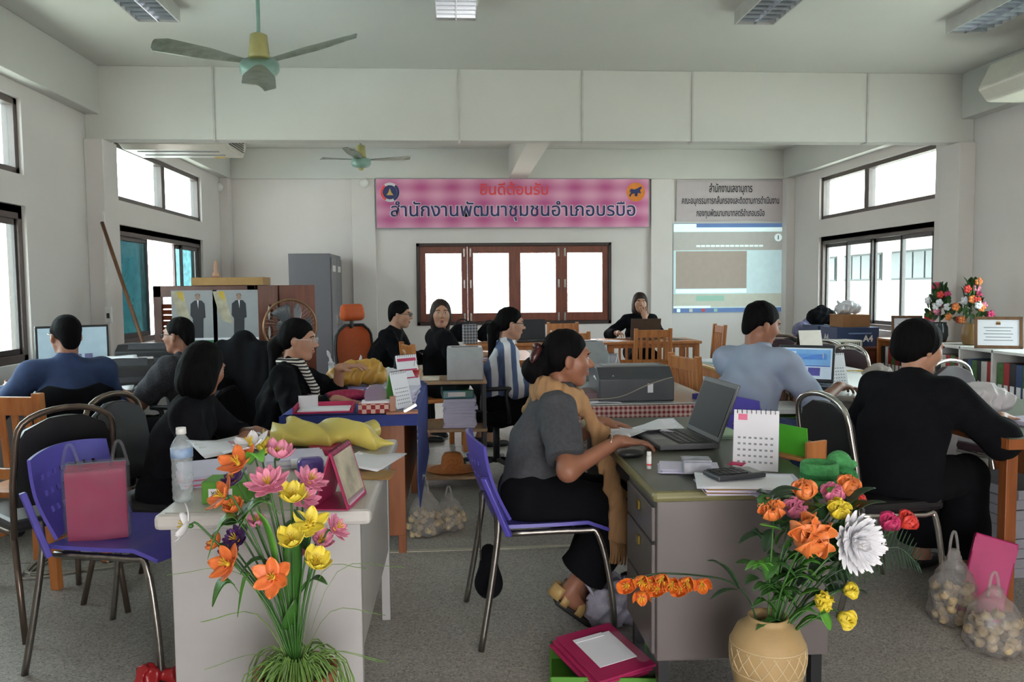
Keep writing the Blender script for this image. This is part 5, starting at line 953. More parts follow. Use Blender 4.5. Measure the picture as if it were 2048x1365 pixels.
# ------------------------------------------------------------------ garlic bags
gm_ = mat('garlic_skin', 'a8926a', .6, var=.25, scale=40, col2='c9b896'); gme = MB().lathe([(0, 0), (.014, .003), (.021, .014), (.018, .024), (.006, .033), (.004, .042), (0, .042)], 10).mesh('garlic', True); gme.materials.append(gm_)
def garlic_bag(label, loc, rad, n, hgt, seed):
    rnd = random.Random(seed); pts = []
    while len(pts) < n:
        a = rnd.random()*6.28; r = rad*math.sqrt(rnd.random())*.82; z = .004+rnd.random()*hgt*.5*(1-.4*(r/rad)**2); p = (r*math.cos(a), r*math.sin(a), z)
        if all((p[0]-s[0])**2+(p[1]-s[1])**2+(p[2]-s[2])**2 > .033**2 for s in pts) or rnd.random() < .02: pts.append(p)
    for p in pts:
        o = link('garlic_bulb', gme, None, None, 0, (loc[0]+p[0], loc[1]+p[1], loc[2]+p[2])); o.rotation_euler = (rnd.random()*1.6-.8, rnd.random()*1.6-.8, rnd.random()*6); top(o, 'garlic bulb in the %s' % label[1], 'garlic', 'garlic bulbs in %s' % label[1])
    b = Blob().cap((0, 0, rad*.55), (0, 0, hgt*.5), rad*.98, rad*.8, .03).cap((0, 0, hgt*.5), (0, 0, hgt*.95), rad*.7, rad*.25, .05).cut((0, 0, .0), (0, 0, 1))
    bag(label[0], loc, 0, b, clear('thin_clear_bag', 'dfdcd8', .8, .25), .009, .004, 45, handles=[[(-rad*.25, 0, hgt*.85), (-rad*.12, 0, hgt*1.2), (rad*.05, 0, hgt*1.22), (rad*.22, 0, hgt*.85)]], group='bags of garlic')
q = pz(850, 1078, 0); garlic_bag(('clear bag of garlic beside the blue desk, left of two', 'left bag beside the blue desk'), (q.x, q.y+.08, 0), .105, 30, .27, 1)
q = pz(888, 1072, 0); garlic_bag(('clear bag of garlic beside the blue desk, right of two', 'right bag beside the blue desk'), (q.x+.03, q.y+.12, 0), .095, 26, .2, 2)
q = pz(1985, 1290, 0); garlic_bag(('clear bag of garlic behind, at the right edge', 'rear bag at the right edge'), (q.x-.02, q.y+.22, 0), .1, 24, .3, 3)
q = pz(2022, 1325, 0); garlic_bag(('clear bag of garlic in front, at the right edge', 'front bag at the right edge'), (q.x, q.y+.1, 0), .11, 30, .24, 4)
# ------------------------------------------------------------------ grey desk
scr = mat('dim_screen', '16181e', .5, emit=.04); laptop('dark laptop open on the olive desk top', (.885, 3.2, ZG), -1.5, mat('silver_grey_laptop', '5a5c60', .4), scr, 1.93)
top(MB().ell((0, 0, .014), (.03, .052, .017)).build('mouse', blackp, None, True, loc=pz(1262, 915, ZG), rz=-1.4), 'black mouse under the hand of the woman with the tan scarf', 'mouse')
q = pz(1298, 938, ZG); t = thing('glue_stick', 'white glue stick with red band standing near the desk edge', 'glue stick', (q.x, q.y, ZG)); MB().cyl((0, 0, 0), (0, 0, .045), .0085, n=16).build('tube', whitep, t, True); MB().cyl((0, 0, .012), (0, 0, .018), .0088, n=16).build('band', rdt, t, True); MB().cyl((0, 0, .045), (0, 0, .06), .0078, n=16).build('cap', whitep, t, True)
tent('white tent calendar beside the dark laptop', 1512, 935, ZG, .15, .2, -.42, paper, GRID+[(.1, .83, .3, .93, pinkp)], back=mat('teal_card', '5f7f84', .6), dep=.11)
sheet('open magazine with curling pages behind the dark laptop', 1290, 868, ZG, .36, .26, .1, curl=.03, cat='magazine', name='magazine', group=None); stack('green and teal documents behind the laptop screen', 1405, 870, ZG, .3, .21, .012, .05, mat('pale_green_paper', 'a5bfa0', .7), 4, m2=mat('teal_cover', '2f7a9a', .5))
stack('lilac paper sheaf under the clear box', 1378, 940, ZG, .2, .14, .012, -.2, lilac, 4); t = thing('clear_box', 'small clear plastic box of clips on the papers', 'box', (*pz(1392, 945, ZG+.012)[:2], ZG+.0125), -.15); MB().b2((-.045, -.035, 0), (.045, .035, .04)).build('box', clear('frosted_plastic', 'c9ccd6', .45, .3), t, bev=.004); MB().b2((-.047, -.037, .04), (.047, .037, .047)).build('lid', clear('frosted_plastic', 'c9ccd6', .45, .3), t, bev=.003); MB().b2((-.035, -.026, .003), (.035, .026, .015)).build('clips', greyp, t)
stack('untidy pile of white and lilac forms at the near edge of the olive desk', 1500, 975, ZG, .3, .2, .022, -.12, lilac, 6, m2=mat('brown_envelope', '8d6a35', .7)); sheet('white printed form lying on the untidy pile', 0, 0, ZG+.024, .3, .2, -.25, pos=(pz(1490, 965, ZG+.024)), curl=.003, group=None); sheet('white form hanging over the near right corner of the olive desk', 0, 0, ZG+.003, .22, .16, .3, lilac, pos=pz(1560, 985, ZG), curl=.003, group=None)
q = pz(1468, 953, ZG+.03); t = thing('calculator', 'dark desk calculator lying on the untidy forms', 'calculator', (q.x, q.y, ZG+.03), -1.35); MB().b2((-.05, -.085, 0), (.05, .085, .016)).build('body', dkgrey, t, bev=.005); MB().b2((-.04, .04, .016), (.04, .075, .0175)).build('display', mat('lcd', '6a7266', .3), t)
for r in range(5):
    for c in range(4): MB().b2((-.041+.021*c, -.075+.021*r, .016), (-.024+.021*c, -.058+.021*r, .02)).build('key', blackp, t)
sheet('magenta memo slip beside the white tent calendar', 0, 0, ZG+.024, .05, .12, -.6, magenta, pos=pz(1478, 925, ZG+.024), group=None, curl=.002)
t = thing('file_tray', 'brown wooden file rack with a bright green folder', 'file rack', (*pz(1578, 912, ZG)[:2], ZG), -1.15); MB().b2((-.13, -.05, 0), (.13, .05, .012)).b2((-.13, -.05, 0), (-.118, .05, .075)).b2((.118, -.05, 0), (.13, .05, .075)).b2((-.13, .04, 0), (.13, .05, .06)).build('rack', teak, t, bev=.002); MB().box((-.0, -.02, .065), (.21, .004, .11), rotm(.1, 0, 0)).build('folder', mat('bright_green_folder', '4fae2e', .45), t)
q = pz(1638, 990, ZG); t = thing('crochet_mug', 'green crocheted mug with ball-shaped lid beside it', 'mug', (q.x, q.y, ZG)); cg = mat('green_crochet', '3f8a4e', .9, var=.2, scale=90, bump=.5, bscale=150); cg2 = mat('dark_green_crochet', '1f6a34', .9, var=.2, scale=90, bump=.5, bscale=150)
MB().lathe([(0, 0), (.05, 0), (.056, .02), (.056, .09), (.053, .1), (.046, .1), (.044, .02), (0, .02)], 28).build('cup', cg, t, True)
for z in (.008, .03, .055): MB().lathe([(.0505 if z < .01 else .0565, z), (.058, z+.004), (.058, z+.01), (.0565, z+.014)], 28).build('stripe', cg2, t, True)
MB().tube(curvy([(.05, -.02, .08), (.09, -.03, .07), (.09, -.03, .03), (.05, -.02, .02)], 12), .011, 8).build('handle', cg2, t, True); MB().ell((.085, .05, .085), .038, n=18, m=12).ell((.125, .045, .08), .014).build('ball', cg, t, True)
# floor items beside the grey desk
q = pz(1205, 1352, 0); t = thing('open_carton', 'green carton of magenta folders in clear film on the floor', 'box', (q.x, q.y-.02, 0), -.12); gb = mat('green_carton', '4f8a2a', .6)
MB().b2((-.19, -.14, 0), (.19, .14, .006)).b2((-.19, -.14, 0), (-.184, .14, .07)).b2((.184, -.14, 0), (.19, .14, .07)).b2((-.19, -.14, 0), (.19, -.134, .07)).b2((-.19, .134, 0), (.19, .14, .07)).build('box', gb, t)
for k in range(3): f = MB().box((-.02+.012*k, 0, .07+.014*k), (.23, .3, .01), rotm(.12, -.05, .5)).build('folder', mag, t, bev=.003)
MB().box((.004, 0, .108), (.15, .18, .002), rotm(.12, -.05, .5)).build('title_label', paper, t); MB().box((-.05, .06, .12), (.12, .02, .002), rotm(.12, -.05, .5)).build('title_label', paper, t)
Blob().cap((.06, .08, .06), (.14, -.02, .07), .06, .05, .05).cap((-.1, .1, .06), (.08, .13, .06), .05, None, .05).cut((0, 0, .003), (0, 0, 1)).build('film', film, t, .009, .006, 40)
q = pz(1245, 1262, 0); bag('pale carrier bag of leaflets under the grey desk edge', (q.x-.02, q.y+.06, 0), .2, Blob().cap((-.06, 0, .06), (.07, 0, .06), .065, None, .05).cap((-.05, 0, .1), (.06, 0, .17), .06, .05, .05).cut((0, 0, .002), (0, 0, 1)), mat('pale_print_film', '9a98a8', .35, var=.3, scale=18, bump=.3), .008, .006, 40, handles=[[(-.1, -.02, .14), (-.15, -.03, .24), (-.05, -.03, .25), (.02, -.02, .2)]])
t = thing('shoulder_bag', 'flat black shoulder bag hanging from the violet chair', 'bag', (.12, 3.18, 0), 1.6); Blob().cap((-.04, 0, .2), (.04, 0, .2), .045, None, .04).cap((0, 0, .2), (0, 0, .33), .05, .03, .04).build('pouch', blackcloth, t, .008); MB().grid([[(x, -.03+.0*z, z) for x in (-.02, .02)] for z in np.linspace(.3, .56, 5)], .004).grid([[(x, .03, z) for x in (-.02, .02)] for z in np.linspace(.3, .56, 5)], .004).grid([[(x, .03*math.cos(a), .56+.02*math.sin(a)) for x in (-.02, .02)] for a in np.linspace(0, 3.1416, 6)], .004).build('strap', mat('brown_webbing', '1d1512', .8), t); MB().b2((-.025, -.038, .34), (.025, -.033, .36)).build('buckle', mat('brass_lock', 'a08a45', .3, .8), t)
# ------------------------------------------------------------------ middle table
printer('dark grey fax printer with a thin cable across its front', (pz(1283, 815, .753).x+.02, 4.52, .7535), 0, .42, .34, .185, mat('slate_plastic', '3c3f45', .45), greyp, panel=False)
t = bpy.data.objects['printer.001'] if 'printer.001' in bpy.data.objects else None
if t:
    MB().tube(curvy([(-.28, -.19, .02), (-.1, -.18, .03), (.05, -.178, .09), (.18, -.178, .13), (.215, -.1, .11), (.215, .05, .03)], 20), .0035, 6).build('cable', mat('pale_cable', '8f8c80', .5), t, True); MB().b2((.06, -.1735, .05), (.09, -.171, .1)).build('torn_label', paper, t); MB().box((-.17, -.09, .135), (.09, .12, .008), rotm(.3, -.5, 0)).build('control_panel', whitep, t, bev=.002)
    MB().b2((-.3, -.12, 0), (-.2, .1, .05)).build('paper_feed', mat('dusty_pink_tray', '6a5054', .5), t, bev=.004)
printer('silver desktop printer at the far end of the checked table', (.86, 5.5, .7535), .3, .3, .26, .26, greyp, dkgrey, panel=False); tent('white tent calendar at the far end of the checked table', 1222, 756, .7535, .15, .17, -1.1, paper, None); stack('dark red booklets beside the silver printer', 1195, 748, .7535, .22, .16, .02, .1, mat('dark_red_cover', '6a2024', .5), 3); sheet('white papers glaring at the near left of the checked table', 1190, 800, .7538, .22, .3, .1, group=None)
# ------------------------------------------------------------------ left wall desks
t = thing('monitor', 'black flat monitor beside the man in the blue jacket', 'monitor', (-2.68, 5.86, .7505), .6); MB().b2((-.1, -.08, 0), (.1, .08, .015)).build('foot', blackp, t, bev=.004); MB().b2((-.02, .0, .015), (.02, .03, .15)).build('stem', blackp, t); MB().b2((-.23, -.02, .1), (.23, .02, .4)).build('bezel', blackp, t, bev=.006)
s_ = MB().b2((-.215, -.0215, .118), (.215, -.02, .385)).build('screen', mat('pale_blue_screen', '9fb4c0', .3, emit=.25), t)
for u in range(2): MB().b2((.0+.07*u, -.0225, .15), (.05+.07*u, -.0215, .2)).build('screen_icon', mat('screen_violet', '6a6a90', .4, emit=.1), t)
printer('black inkjet printer with papers on the grey computer desk', (-2.3, 5.72, .7505), .35, .42, .32, .17, blackp, dkgrey); sheet('papers lying on the black inkjet printer', 0, 0, .927, .22, .28, .4, pos=(-2.33, 5.78, 0), group=None); sheet('white sheet at the edge of the grey computer desk', 0, 0, .7512, .21, .28, .3, pos=(-2.22, 5.42, 0), group=None)
printer('black printer on the low cabinet under the second left window', (pY(300, 690, 6.75).x, 6.75, .8005), .1, .45, .34, .16, blackp, dkgrey)
def cable(label, pts, r=.004, m=None, n=60): top(MB().tube(curvy(pts, n), r, 6).build('cable', m or mat('pale_cable', '8f8c80', .5), None, True), label, 'cable', 'loose cables')
random.seed(5); cable('tangle of pale cables on the floor at the left', [(-1.95+.35*math.cos(k*2.1)*random.uniform(.5, 1), 4.15+.22*math.sin(k*2.1)*random.uniform(.5, 1), .006+.0015*(k % 4)) for k in range(22)], .005, n=200)
# ------------------------------------------------------------------ far tables
TB = .7505
laptop('black laptop open on the long table below the back window', (pY(1062, 680, 9.5).x, 9.45, TB), 0, blackp, scr, 1.75, .36, .24); laptop('brown-lidded laptop in front of the woman resting her chin', (pY(1285, 680, 9.62).x, 9.6, TB), math.pi, mat('brown_lid', '4a3a30', .4), scr, 1.8, .36, .24)
for i, (px, Y, w_, lb) in enumerate(((925, 9.6, .3, 'black handbag on the long table behind the woman facing the camera'), (980, 9.65, .24, 'black handbag on the long table left of the laptop'))):
    t = thing('handbag', lb, 'bag', (pY(px, 680, Y).x, Y, TB), .1, 'bags on the long table'); Blob().cap((-w_*.35, 0, .08), (w_*.35, 0, .08), .08, None, .05).cap((-w_*.2, 0, .16), (w_*.2, 0, .16), .06, None, .05).cut((0, 0, .001), (0, 0, 1)).build('body', blackcloth, t, .012, .004, 30); MB().tube(arc((0, 0, .18), w_*.3, 0, math.pi, 12), .009, 6).build('handle', blackp, t, True)
t = thing('plaid_bag', 'plaid paper bag standing on the long table', 'bag', (pY(940, 680, 9.3).x, 9.3, TB), .2); MB().b2((-.08, -.05, 0), (.08, .05, .22)).build('body', pattern('grey_plaid', lambda N, L, co: mixc(N, L, stripes(N, L, co, 'X', 9, '3a3a40', '9a9aa0'), stripes(N, L, co, 'Z', 9, '3a3a40', '9a9aa0'), .5), .7), t, bev=.006); MB().tube(arc((0, -.03, .22), .04, 0, math.pi, 8), .004, 5).tube(arc((0, .03, .22), .04, 0, math.pi, 8), .004, 5).build('handle', blackp, t)
sheet('purple folder on the low teak table', 0, 0, TB, .3, .22, .2, mat('purple_folder', '6a3a9a', .5), pos=(.28, 7.3, 0), group=None, cat='folder', name='folder'); bag('clear bag of snacks on the low teak table', (.5, 7.5, TB), .2, lump(.2, .12, .09), film, .01, .006, 40)
t = thing('snack_tray', 'orange snacks on a white plate on the long table', 'plate', (pY(1140, 678, 9.4).x, 9.4, TB)); MB().lathe([(0, .004), (.09, .004), (.12, .016), (.09, 0), (0, 0)], 24).build('plate', whitep, t, True); Blob().ell((0, 0, .03), (.07, .05, .035), .03).cut((0, 0, .006), (0, 0, 1)).build('snacks', mat('orange_snack', 'a85a24', .6, var=.3, scale=40), t, .009, .004, 60)
for i, (px, Y) in enumerate(((1185, 9.4), (1010, 9.35), (1350, 9.55), (1230, 9.4))): sheet(('white papers under the front chair on the long table', 'white papers beside the ponytail on the long table', 'dark notebook at the right end of the laptop table', 'white papers left of the brown laptop')[i], 0, 0, TB, .22, .28, .2*i, dkgrey if i == 2 else paper, pos=(pY(px, 680, Y).x, Y, 0), group=None)
t = thing('drinking_glass', 'clear drinking glass on the long table', 'glass', (pY(975, 678, 9.3).x+.03, 9.3, TB)); MB().lathe([(0, .003), (.03, .003), (.036, .11), (.034, .11), (.028, .006), (0, .006)], 18).build('glass', clear('tumbler_glass', 'dfe6e6', .75, .05), t, True)
# ------------------------------------------------------------------ white desk of the man in pale blue
blu = [(.03, .45, .97, .95, mat('screen_sky', '6a9ac8', .3, emit=.5)), (.06, .5, .3, .88, mat('screen_white', 'c5d2dc', .3, emit=.5)), (.35, .62, .9, .8, mat('screen_blue', '3a6ab0', .3, emit=.5)), (.03, .4, .97, .44, mat('screen_blue', '3a6ab0', .3, emit=.5)), (.06, .1, .45, .36, mat('screen_teal', '7aa0a8', .3, emit=.4)), (.55, .1, .78, .36, mat('screen_violet2', '4a4a90', .3, emit=.4))]
laptop('laptop with a blue web page on the white desk', (pz(1690, 800, .7505).x, 4.85, .7505), -.55, dkgrey, mat('screen_pale', 'b5c6d6', .3, emit=.45), 1.9, .34, .24, blu)
tent('white tent calendar with red back behind the blue-page laptop', 1665, 770, .7505, .17, .2, .3, paper, GRID, back=mat('red_card', 'a02a2a', .6)); sheet('white sheets under the hand of the man in pale blue', 0, 0, .7508, .22, .3, .3, pos=(2.3, 4.85, 0), group=None)
t = thing('letter_tray', 'wooden letter tray with papers on the white desk', 'tray', (2.42, 5.5, .7505), .12); MB().b2((-.17, -.13, 0), (.17, .13, .01)).b2((-.17, -.13, 0), (-.16, .13, .05)).b2((.16, -.13, 0), (.17, .13, .05)).b2((-.17, -.13, 0), (.17, -.12, .05)).build('tray', teak, t, bev=.002); MB().b2((-.15, -.1, .01), (.15, .12, .03)).build('paper', paper, t)
for k, (x, z) in enumerate(((0, .0), (0, .022), (0, .04))): top(MB().b2((-.16, -.12, 0), (.16, .12, .018)).build('book', mat(('book_lilac', 'book_grey', 'book_blue')[k], ('7a7aa0', 'a0a0a4', '2a6a98')[k], .5), None, bev=.002, loc=(2.72, 6.15, .7525+.0185*k), rz=.08*k), ('lilac book at the bottom of the pile on the yellow-edged table', 'grey book in the middle of the pile on the yellow-edged table', 'blue book on top of the pile on the yellow-edged table')[k], 'book', 'books on the yellow-edged table')
tent('plain white display board on the yellow-edged table', 1618, 728, .7525, .2, .27, .15, mat('cream_card', 'c9c0b4', .5), None, spiral=False, dep=.13, back=mat('brown_leatherette', '3a2a26', .5))
t = thing('pencil_holder', 'pale wooden pencil holder on the yellow-edged table', 'holder', (*pz(1583, 738, .7525)[:2], .7525)); MB().b2((-.035, -.035, 0), (.035, .035, .09)).build('block', mat('pale_wood', 'a8906a', .6), t, bev=.003); MB().b2((-.028, -.028, .09), (.028, .028, .0905)).build('opening', inkm, t)
sheet('teal and white sheets at the left of the yellow-edged table', 0, 0, .7528, .3, .22, .1, mat('pale_teal_paper', '9fb8bc', .7), pos=(2.2, 6.5, 0), group=None); sheet('dark folder on the yellow-edged table', 0, 0, .7528, .24, .32, .5, mat('slate_folder', '4a4a60', .6), pos=(2.25, 6.12, 0), group=None, name='folder', cat='folder')
bag('crumpled pale cloth bag behind the blue-page laptop', (2.82, 5.2, .7505), .2, lump(.22, .14, .1), mat('pale_beige_cloth', 'a09690', .8), .01, .006, 40)
cable('black charger cable trailing over the front of the white desk', [(2.75, 4.9, .756), (2.7, 4.6, .755), (2.66, 4.443, .752), (2.665, 4.43, .6), (2.63, 4.43, .4), (2.72, 4.43, .37), (2.8, 4.435, .45)], .0035, blackp); cable('coil of black cable on the white desk beside the laptop', [(2.8, 4.75, .755), (2.88, 4.82, .755), (2.84, 4.95, .757), (2.75, 4.98, .755), (2.86, 5.03, .755)], .0035, blackp)
# ------------------------------------------------------------------ projector, cartons, certificates, arrangements
t = thing('projector', 'white projector on the dark brown table', 'projector', (pY(1680, 700, 7.75).x, 7.75, .7405), .25); MB().b2((-.17, -.12, .01), (.17, .12, .1)).build('case', mat('cream_plastic', 'b5b0a2', .45), t, bev=.012); MB().cyl((-.08, -.118, .055), (-.08, -.14, .055), .03, n=20).build('lens', blackp, t, True)
for k in range(5): MB().b2((.02+.025*k, -.1215, .03), (.032+.025*k, -.12, .08)).build('vent', dkgrey, t)
bag('black soft camera bag on the dark brown table', (3.3, 7.8, .7405), .1, lump(.3, .2, .12), blackcloth, .012, .005, 30, group=None, name='camera_bag', cat='bag')
nav = mat('navy_carton', '22365c', .6, var=.08); 
for k, (x, y, w_) in enumerate(((4.12, 8.35, .42), (4.12, 8.8, .42))):
    t = thing('paper_carton', ('navy blue paper carton marked A4 by the right window', 'second navy carton behind the one marked A4')[k], 'carton', (x, y, .7405), 0, 'navy cartons'); MB().b2((-.15, -.2, 0), (.3, .2, .2)).build('box', nav, t, bev=.003)
    if not k: text('A4', .1, whitep, t, (.18, -.2015, .08), width=.11, bold=.003); MB().b2((-.03, -.2015, .13), (.22, -.2, .145)).build('printed_line', mat('pale_blue_print', '6a80a8', .6), t); text('A4', .09, whitep, t, (-.1515, .05, .09), rot=(math.pi/2, 0, -math.pi/2), width=.1)
t = thing('cardboard_box', 'brown cardboard box on top of the navy carton', 'box', (4.2, 8.35, .9415), .05); MB().b2((-.15, -.14, 0), (.15, .14, .13)).build('box', mat('brown_cardboard', '8a5f38', .8), t, bev=.003); MB().b2((-.16, -.14, .128), (-.02, .14, .133)).build('flap', mat('brown_cardboard', '8a5f38', .8), t)
bag('white plastic bag bulging from the brown cardboard box', (4.18, 8.35, 1.0755), .1, lump(.3, .18, .14).cap((-.1, 0, .1), (-.14, 0, .17), .02, .008, .03), wfilm, .01, .006, 36); bag('black backpack beside the brown cardboard box', (4.1, 8.8, .9415), .1, lump(.28, .2, .22), blackcloth, .012, .005, 30, group=None, name='backpack', cat='bag'); bag('pile of wrapped cloths on the window table', (4.25, 9.4, .7405), .1, lump(.4, .3, .26), mat('mixed_wrapped_cloth', '5a5a78', .6, var=.5, scale=14), .014, .006, 30, group=None, name='cloth_pile', cat='cloth')
frm = wood('frame_wood', '5a3a22', '6a4a2c', .4)
def cert(label, loc, rz, w, h):
    t = thing('certificate_frame', label, 'certificate', loc, rz, 'framed certificates'); R = rotm(-.22, 0, 0)
    for c, d in (((0, 0, h-.012), (w, .02, .024)), ((0, 0, .012), (w, .02, .024)), ((-w/2+.012, 0, h/2), (.024, .02, h)), ((w/2-.012, 0, h/2), (.024, .02, h))): MB().box(R @ Vector(c), d, R).build('frame_bar', frm, t, bev=.003)
    MB().box(R @ Vector((0, .004, h/2)), (w-.04, .006, h-.04), R).build('sheet', paper, t); MB().box(R @ Vector((0, 0, h*.8)), (.025, .002, .03), R).build('crest', mat('gold_print', 'b99a5a', .5), t)
    for k in range(5): MB().box(R @ Vector((0, 0, h*(.66-.1*k))), (w*(.6-.08*(k % 2)), .002, .006), R).build('printed_line', greyp, t)
    MB().box(Vector((0, h*.3, h*.4)), (.03, .008, h*.85), rotm(.35, 0, 0)).build('strut', frm, t)
q = pY(1832, 683, 7.35); cert('framed certificate on the teak shelf before the flowers', (4.42, 7.62, .842), -.35, .28, .24); cert('framed certificate on the white shelf at the right edge', (4.36, 6.2, .862), -.5, .34, .26)
leafm = [mat('leaf_green', '2f5a1e', .45, var=.25, scale=14), mat('dark_leaf_green', '1c3a1c', .45, var=.25, scale=14), mat('bright_leaf_green', '4f8a2e', .45, var=.2, scale=14)]
fcol = {k: mat('petal_'+k, c, .5, col2=c2, scale=35) for k, c, c2 in (('orange', 'c8501e', 'd8763a'), ('red', 'b02420', 'c23a2a'), ('pink', 'c05a7c', 'd58aa2'), ('yellow', 'c9b020', 'd8c648'), ('white', 'd0d0d4', 'dcdce0'), ('purple', '3a1c4a', '52286a'), ('magenta', 'b01f56', 'c43a6e'), ('peach', 'cc6a2e', 'd98748'), ('flame', 'b8301a', 'd07a24'))}
yc = mat('stamen_yellow', 'c9a82a', .6)
def petal_mesh(L, w, cup, n=6, tip=1.0, m=None):
    pts = []
    for i in range(n+1):
        v = i/n; ww = w*math.sin(math.pi*min(1, .12+.88*v))**.75*.5+.0015 if tip == 1 else w*.5*min(1, .25+1.3*v)*math.sqrt(max(.04, 1-(max(0, v-.55)/.47)**2)); pts.append([(s*ww, L*v*math.cos(cup*v), L*v*math.sin(cup*v)*.9+.25*w*s*s*cup) for s in (-1, -.5, 0, .5, 1)])
    me = MB().grid(pts, .0008).mesh('petal', True); me.materials.append(m); return me
PM = {}
def pm(kind, col):
    if (kind, col) not in PM: PM[kind, col] = petal_mesh(*dict(lily=(.05, .03, .4), daisy=(.05, .022, .35), cup=(.045, .034, .75), rose=(.036, .046, 1.3, 7, 2), rosein=(.03, .04, 1.6, 7, 2), bell=(.032, .024, .9), mum=(.05, .011, .5), tiny=(.035, .03, .8))[kind], m=fcol[col])
    return PM[kind, col]
def aim(v): return Vector((0, 0, 1)).rotation_difference(Vector(v).normalized())
def bloom(par, p, d, kind, col, k=1.0, n=None, name='petal'):
    Q = aim(d).to_matrix()
    def put(kd, az, tilt, z, sc):
        o = link(name, pm(kd, col), None, par); M = Q @ Matrix.Rotation(az, 3, 'Z') @ Matrix.Rotation(tilt, 3, 'X'); o.matrix_local = Matrix.Translation(Vector(p)+Q @ Vector((0, 0, z))) @ M.to_4x4() @ Matrix.Scale(sc, 4)
    if kind == 'rose':
        for r, (kd, m_, tl, sc) in enumerate((('rosein', 3, .95, .8), ('rose', 4, .6, .95), ('rose', 5, .3, 1.1), ('rose', 5, -.05, 1.2))):
            for i in range(m_): put(kd, i*2*math.pi/m_+r*.6, tl, -.008+.004*(3-r), sc*k)
    else:
        n = n or dict(lily=6, daisy=11, cup=7, bell=4, tiny=5)[kind]
        for i in range(n): put(kind, i*2*math.pi/n, 0 if i % 2 else .12, .001*(i % 2), k*(1 if i % 2 else .92))
        if kind == 'daisy':
            for i in range(8): put(kind, i*2*math.pi/8+.2, .45, .004, k*.7)
        m = MB()
        for i in range(7): a = i*.9; m.tube([Vector(p), Vector(p)+Q @ Vector((.006*math.cos(a), .006*math.sin(a), .02)), Vector(p)+Q @ Vector((.01*math.cos(a), .01*math.sin(a), .026))], .0013, 4)
        m.ell(Vector(p)+Q @ Vector((0, 0, .004)), .006).build('stamens', yc, par)
def leaf(par, a, b, w, m, droop=.3):
    a, b = Vector(a), Vector(b); d = b-a; L = d.length; side = d.cross(Vector((0, 0, 1)));  side = side.normalized() if side.length > 1e-5 else Vector((1, 0, 0)); up = side.cross(d).normalized(); pts = []
    for i in range(9):
        v = i/8; c = a+d*v+Vector((0, 0, 1))*L*droop*math.sin(math.pi*v); ww = w*.5*math.sin(math.pi*(.06+.92*v))**.8; pts.append([c+side*ww*s+up*abs(s)*ww*.35 for s in (-1, -.5, 0, .5, 1)])
    return MB().grid(pts, .0008).build('leaf', m, par, True)
def flower(label, base, px, py, Y, kind, col, k=1.0, d=None, bend=.25, lv=0, name='artificial_flower', group='artificial flowers in the left bouquet'):
    b = Vector(base); e = pY(px, py, Y)-b; t = thing(name, label, 'flower', b, 0, group); dd = Vector(d) if d else Vector((e.x*1.2, e.y-.35, .5)); dn = dd.normalized()
    mid = Vector((e.x*.35, e.y*.35, e.z*.55)); MB().tube(curvy([(0, 0, 0), mid, e-dn*.03, e-dn*.002], 14), .0028, 6).build('stem', leafm[0], t, True); MB().ell(e-dn*.004, (.007, .007, .006)).build('calyx', leafm[0], t, True); bloom(t, e, dn, kind, col, k)
    for i in range(lv): s = 1 if (i+px) % 2 else -1; a = mid*(.7+.35*i); leaf(t, a, a+Vector((s*.08, -.03, .03)), .03, leafm[2 if i % 2 else 0])
    return t
# left bouquet
LP = pY(592, 1330, 2.0); LZ = LP.z; base = (LP.x, 2.0, LZ-.02)
t = thing('plant_stand', 'plain wooden stand below the left flower pot', 'stand', (LP.x, 2.0, 0)); SH = LZ-.16; MB().cyl((0, 0, SH-.02), (0, 0, SH), .1, n=28).build('top', teak, t)
for k in range(3): a = k*2.094+.5; MB().cyl((.07*math.cos(a), .07*math.sin(a), SH-.02), (.1*math.cos(a), .1*math.sin(a), 0), .012).build('leg', teak, t)
t = thing('flower_pot', 'terracotta pot hidden under drooping grass below the left bouquet', 'pot', (LP.x, 2.0, SH)); MB().lathe([(0, 0), (.06, 0), (.085, .1), (.1, .12), (.102, .15), (.09, .15), (.08, .12), (0, .11)], 28).build('pot', mat('terracotta', '8a5236', .7, var=.15), t, True)
m = MB(); rnd = random.Random(3)
for k in range(190):
    a = rnd.random()*6.283; r = rnd.uniform(.05, .135); hgt = rnd.uniform(.01, .05); dr = rnd.uniform(.04, .16); p = [Vector((0.02*math.cos(a), .02*math.sin(a), .13)), Vector((r*.5*math.cos(a), r*.5*math.sin(a), .15+hgt)), Vector((r*math.cos(a), r*math.sin(a), .13+hgt*.5)), Vector((r*1.2*math.cos(a), r*1.2*math.sin(a), .13-dr))]
    m.tube(curvy(p, 8), .0017, 4)
for k in range(9):
    a = (2.9, .25, 3.3, .1, 2.7, .5, -.2, 3.0, .35)[k]; L_ = rnd.uniform(.2, .3); m.tube(curvy([Vector((0, 0, .13)), Vector((L_*.4*math.cos(a), -.02, .2+.1*(k % 3))), Vector((L_*math.cos(a), -.03, .17+.12*(k % 3)))], 8), .0008, 4)
stru(m.build('grass', mat('fine_grass', '5f7f3a', .5, var=.35, scale=30), t), 'stuff')
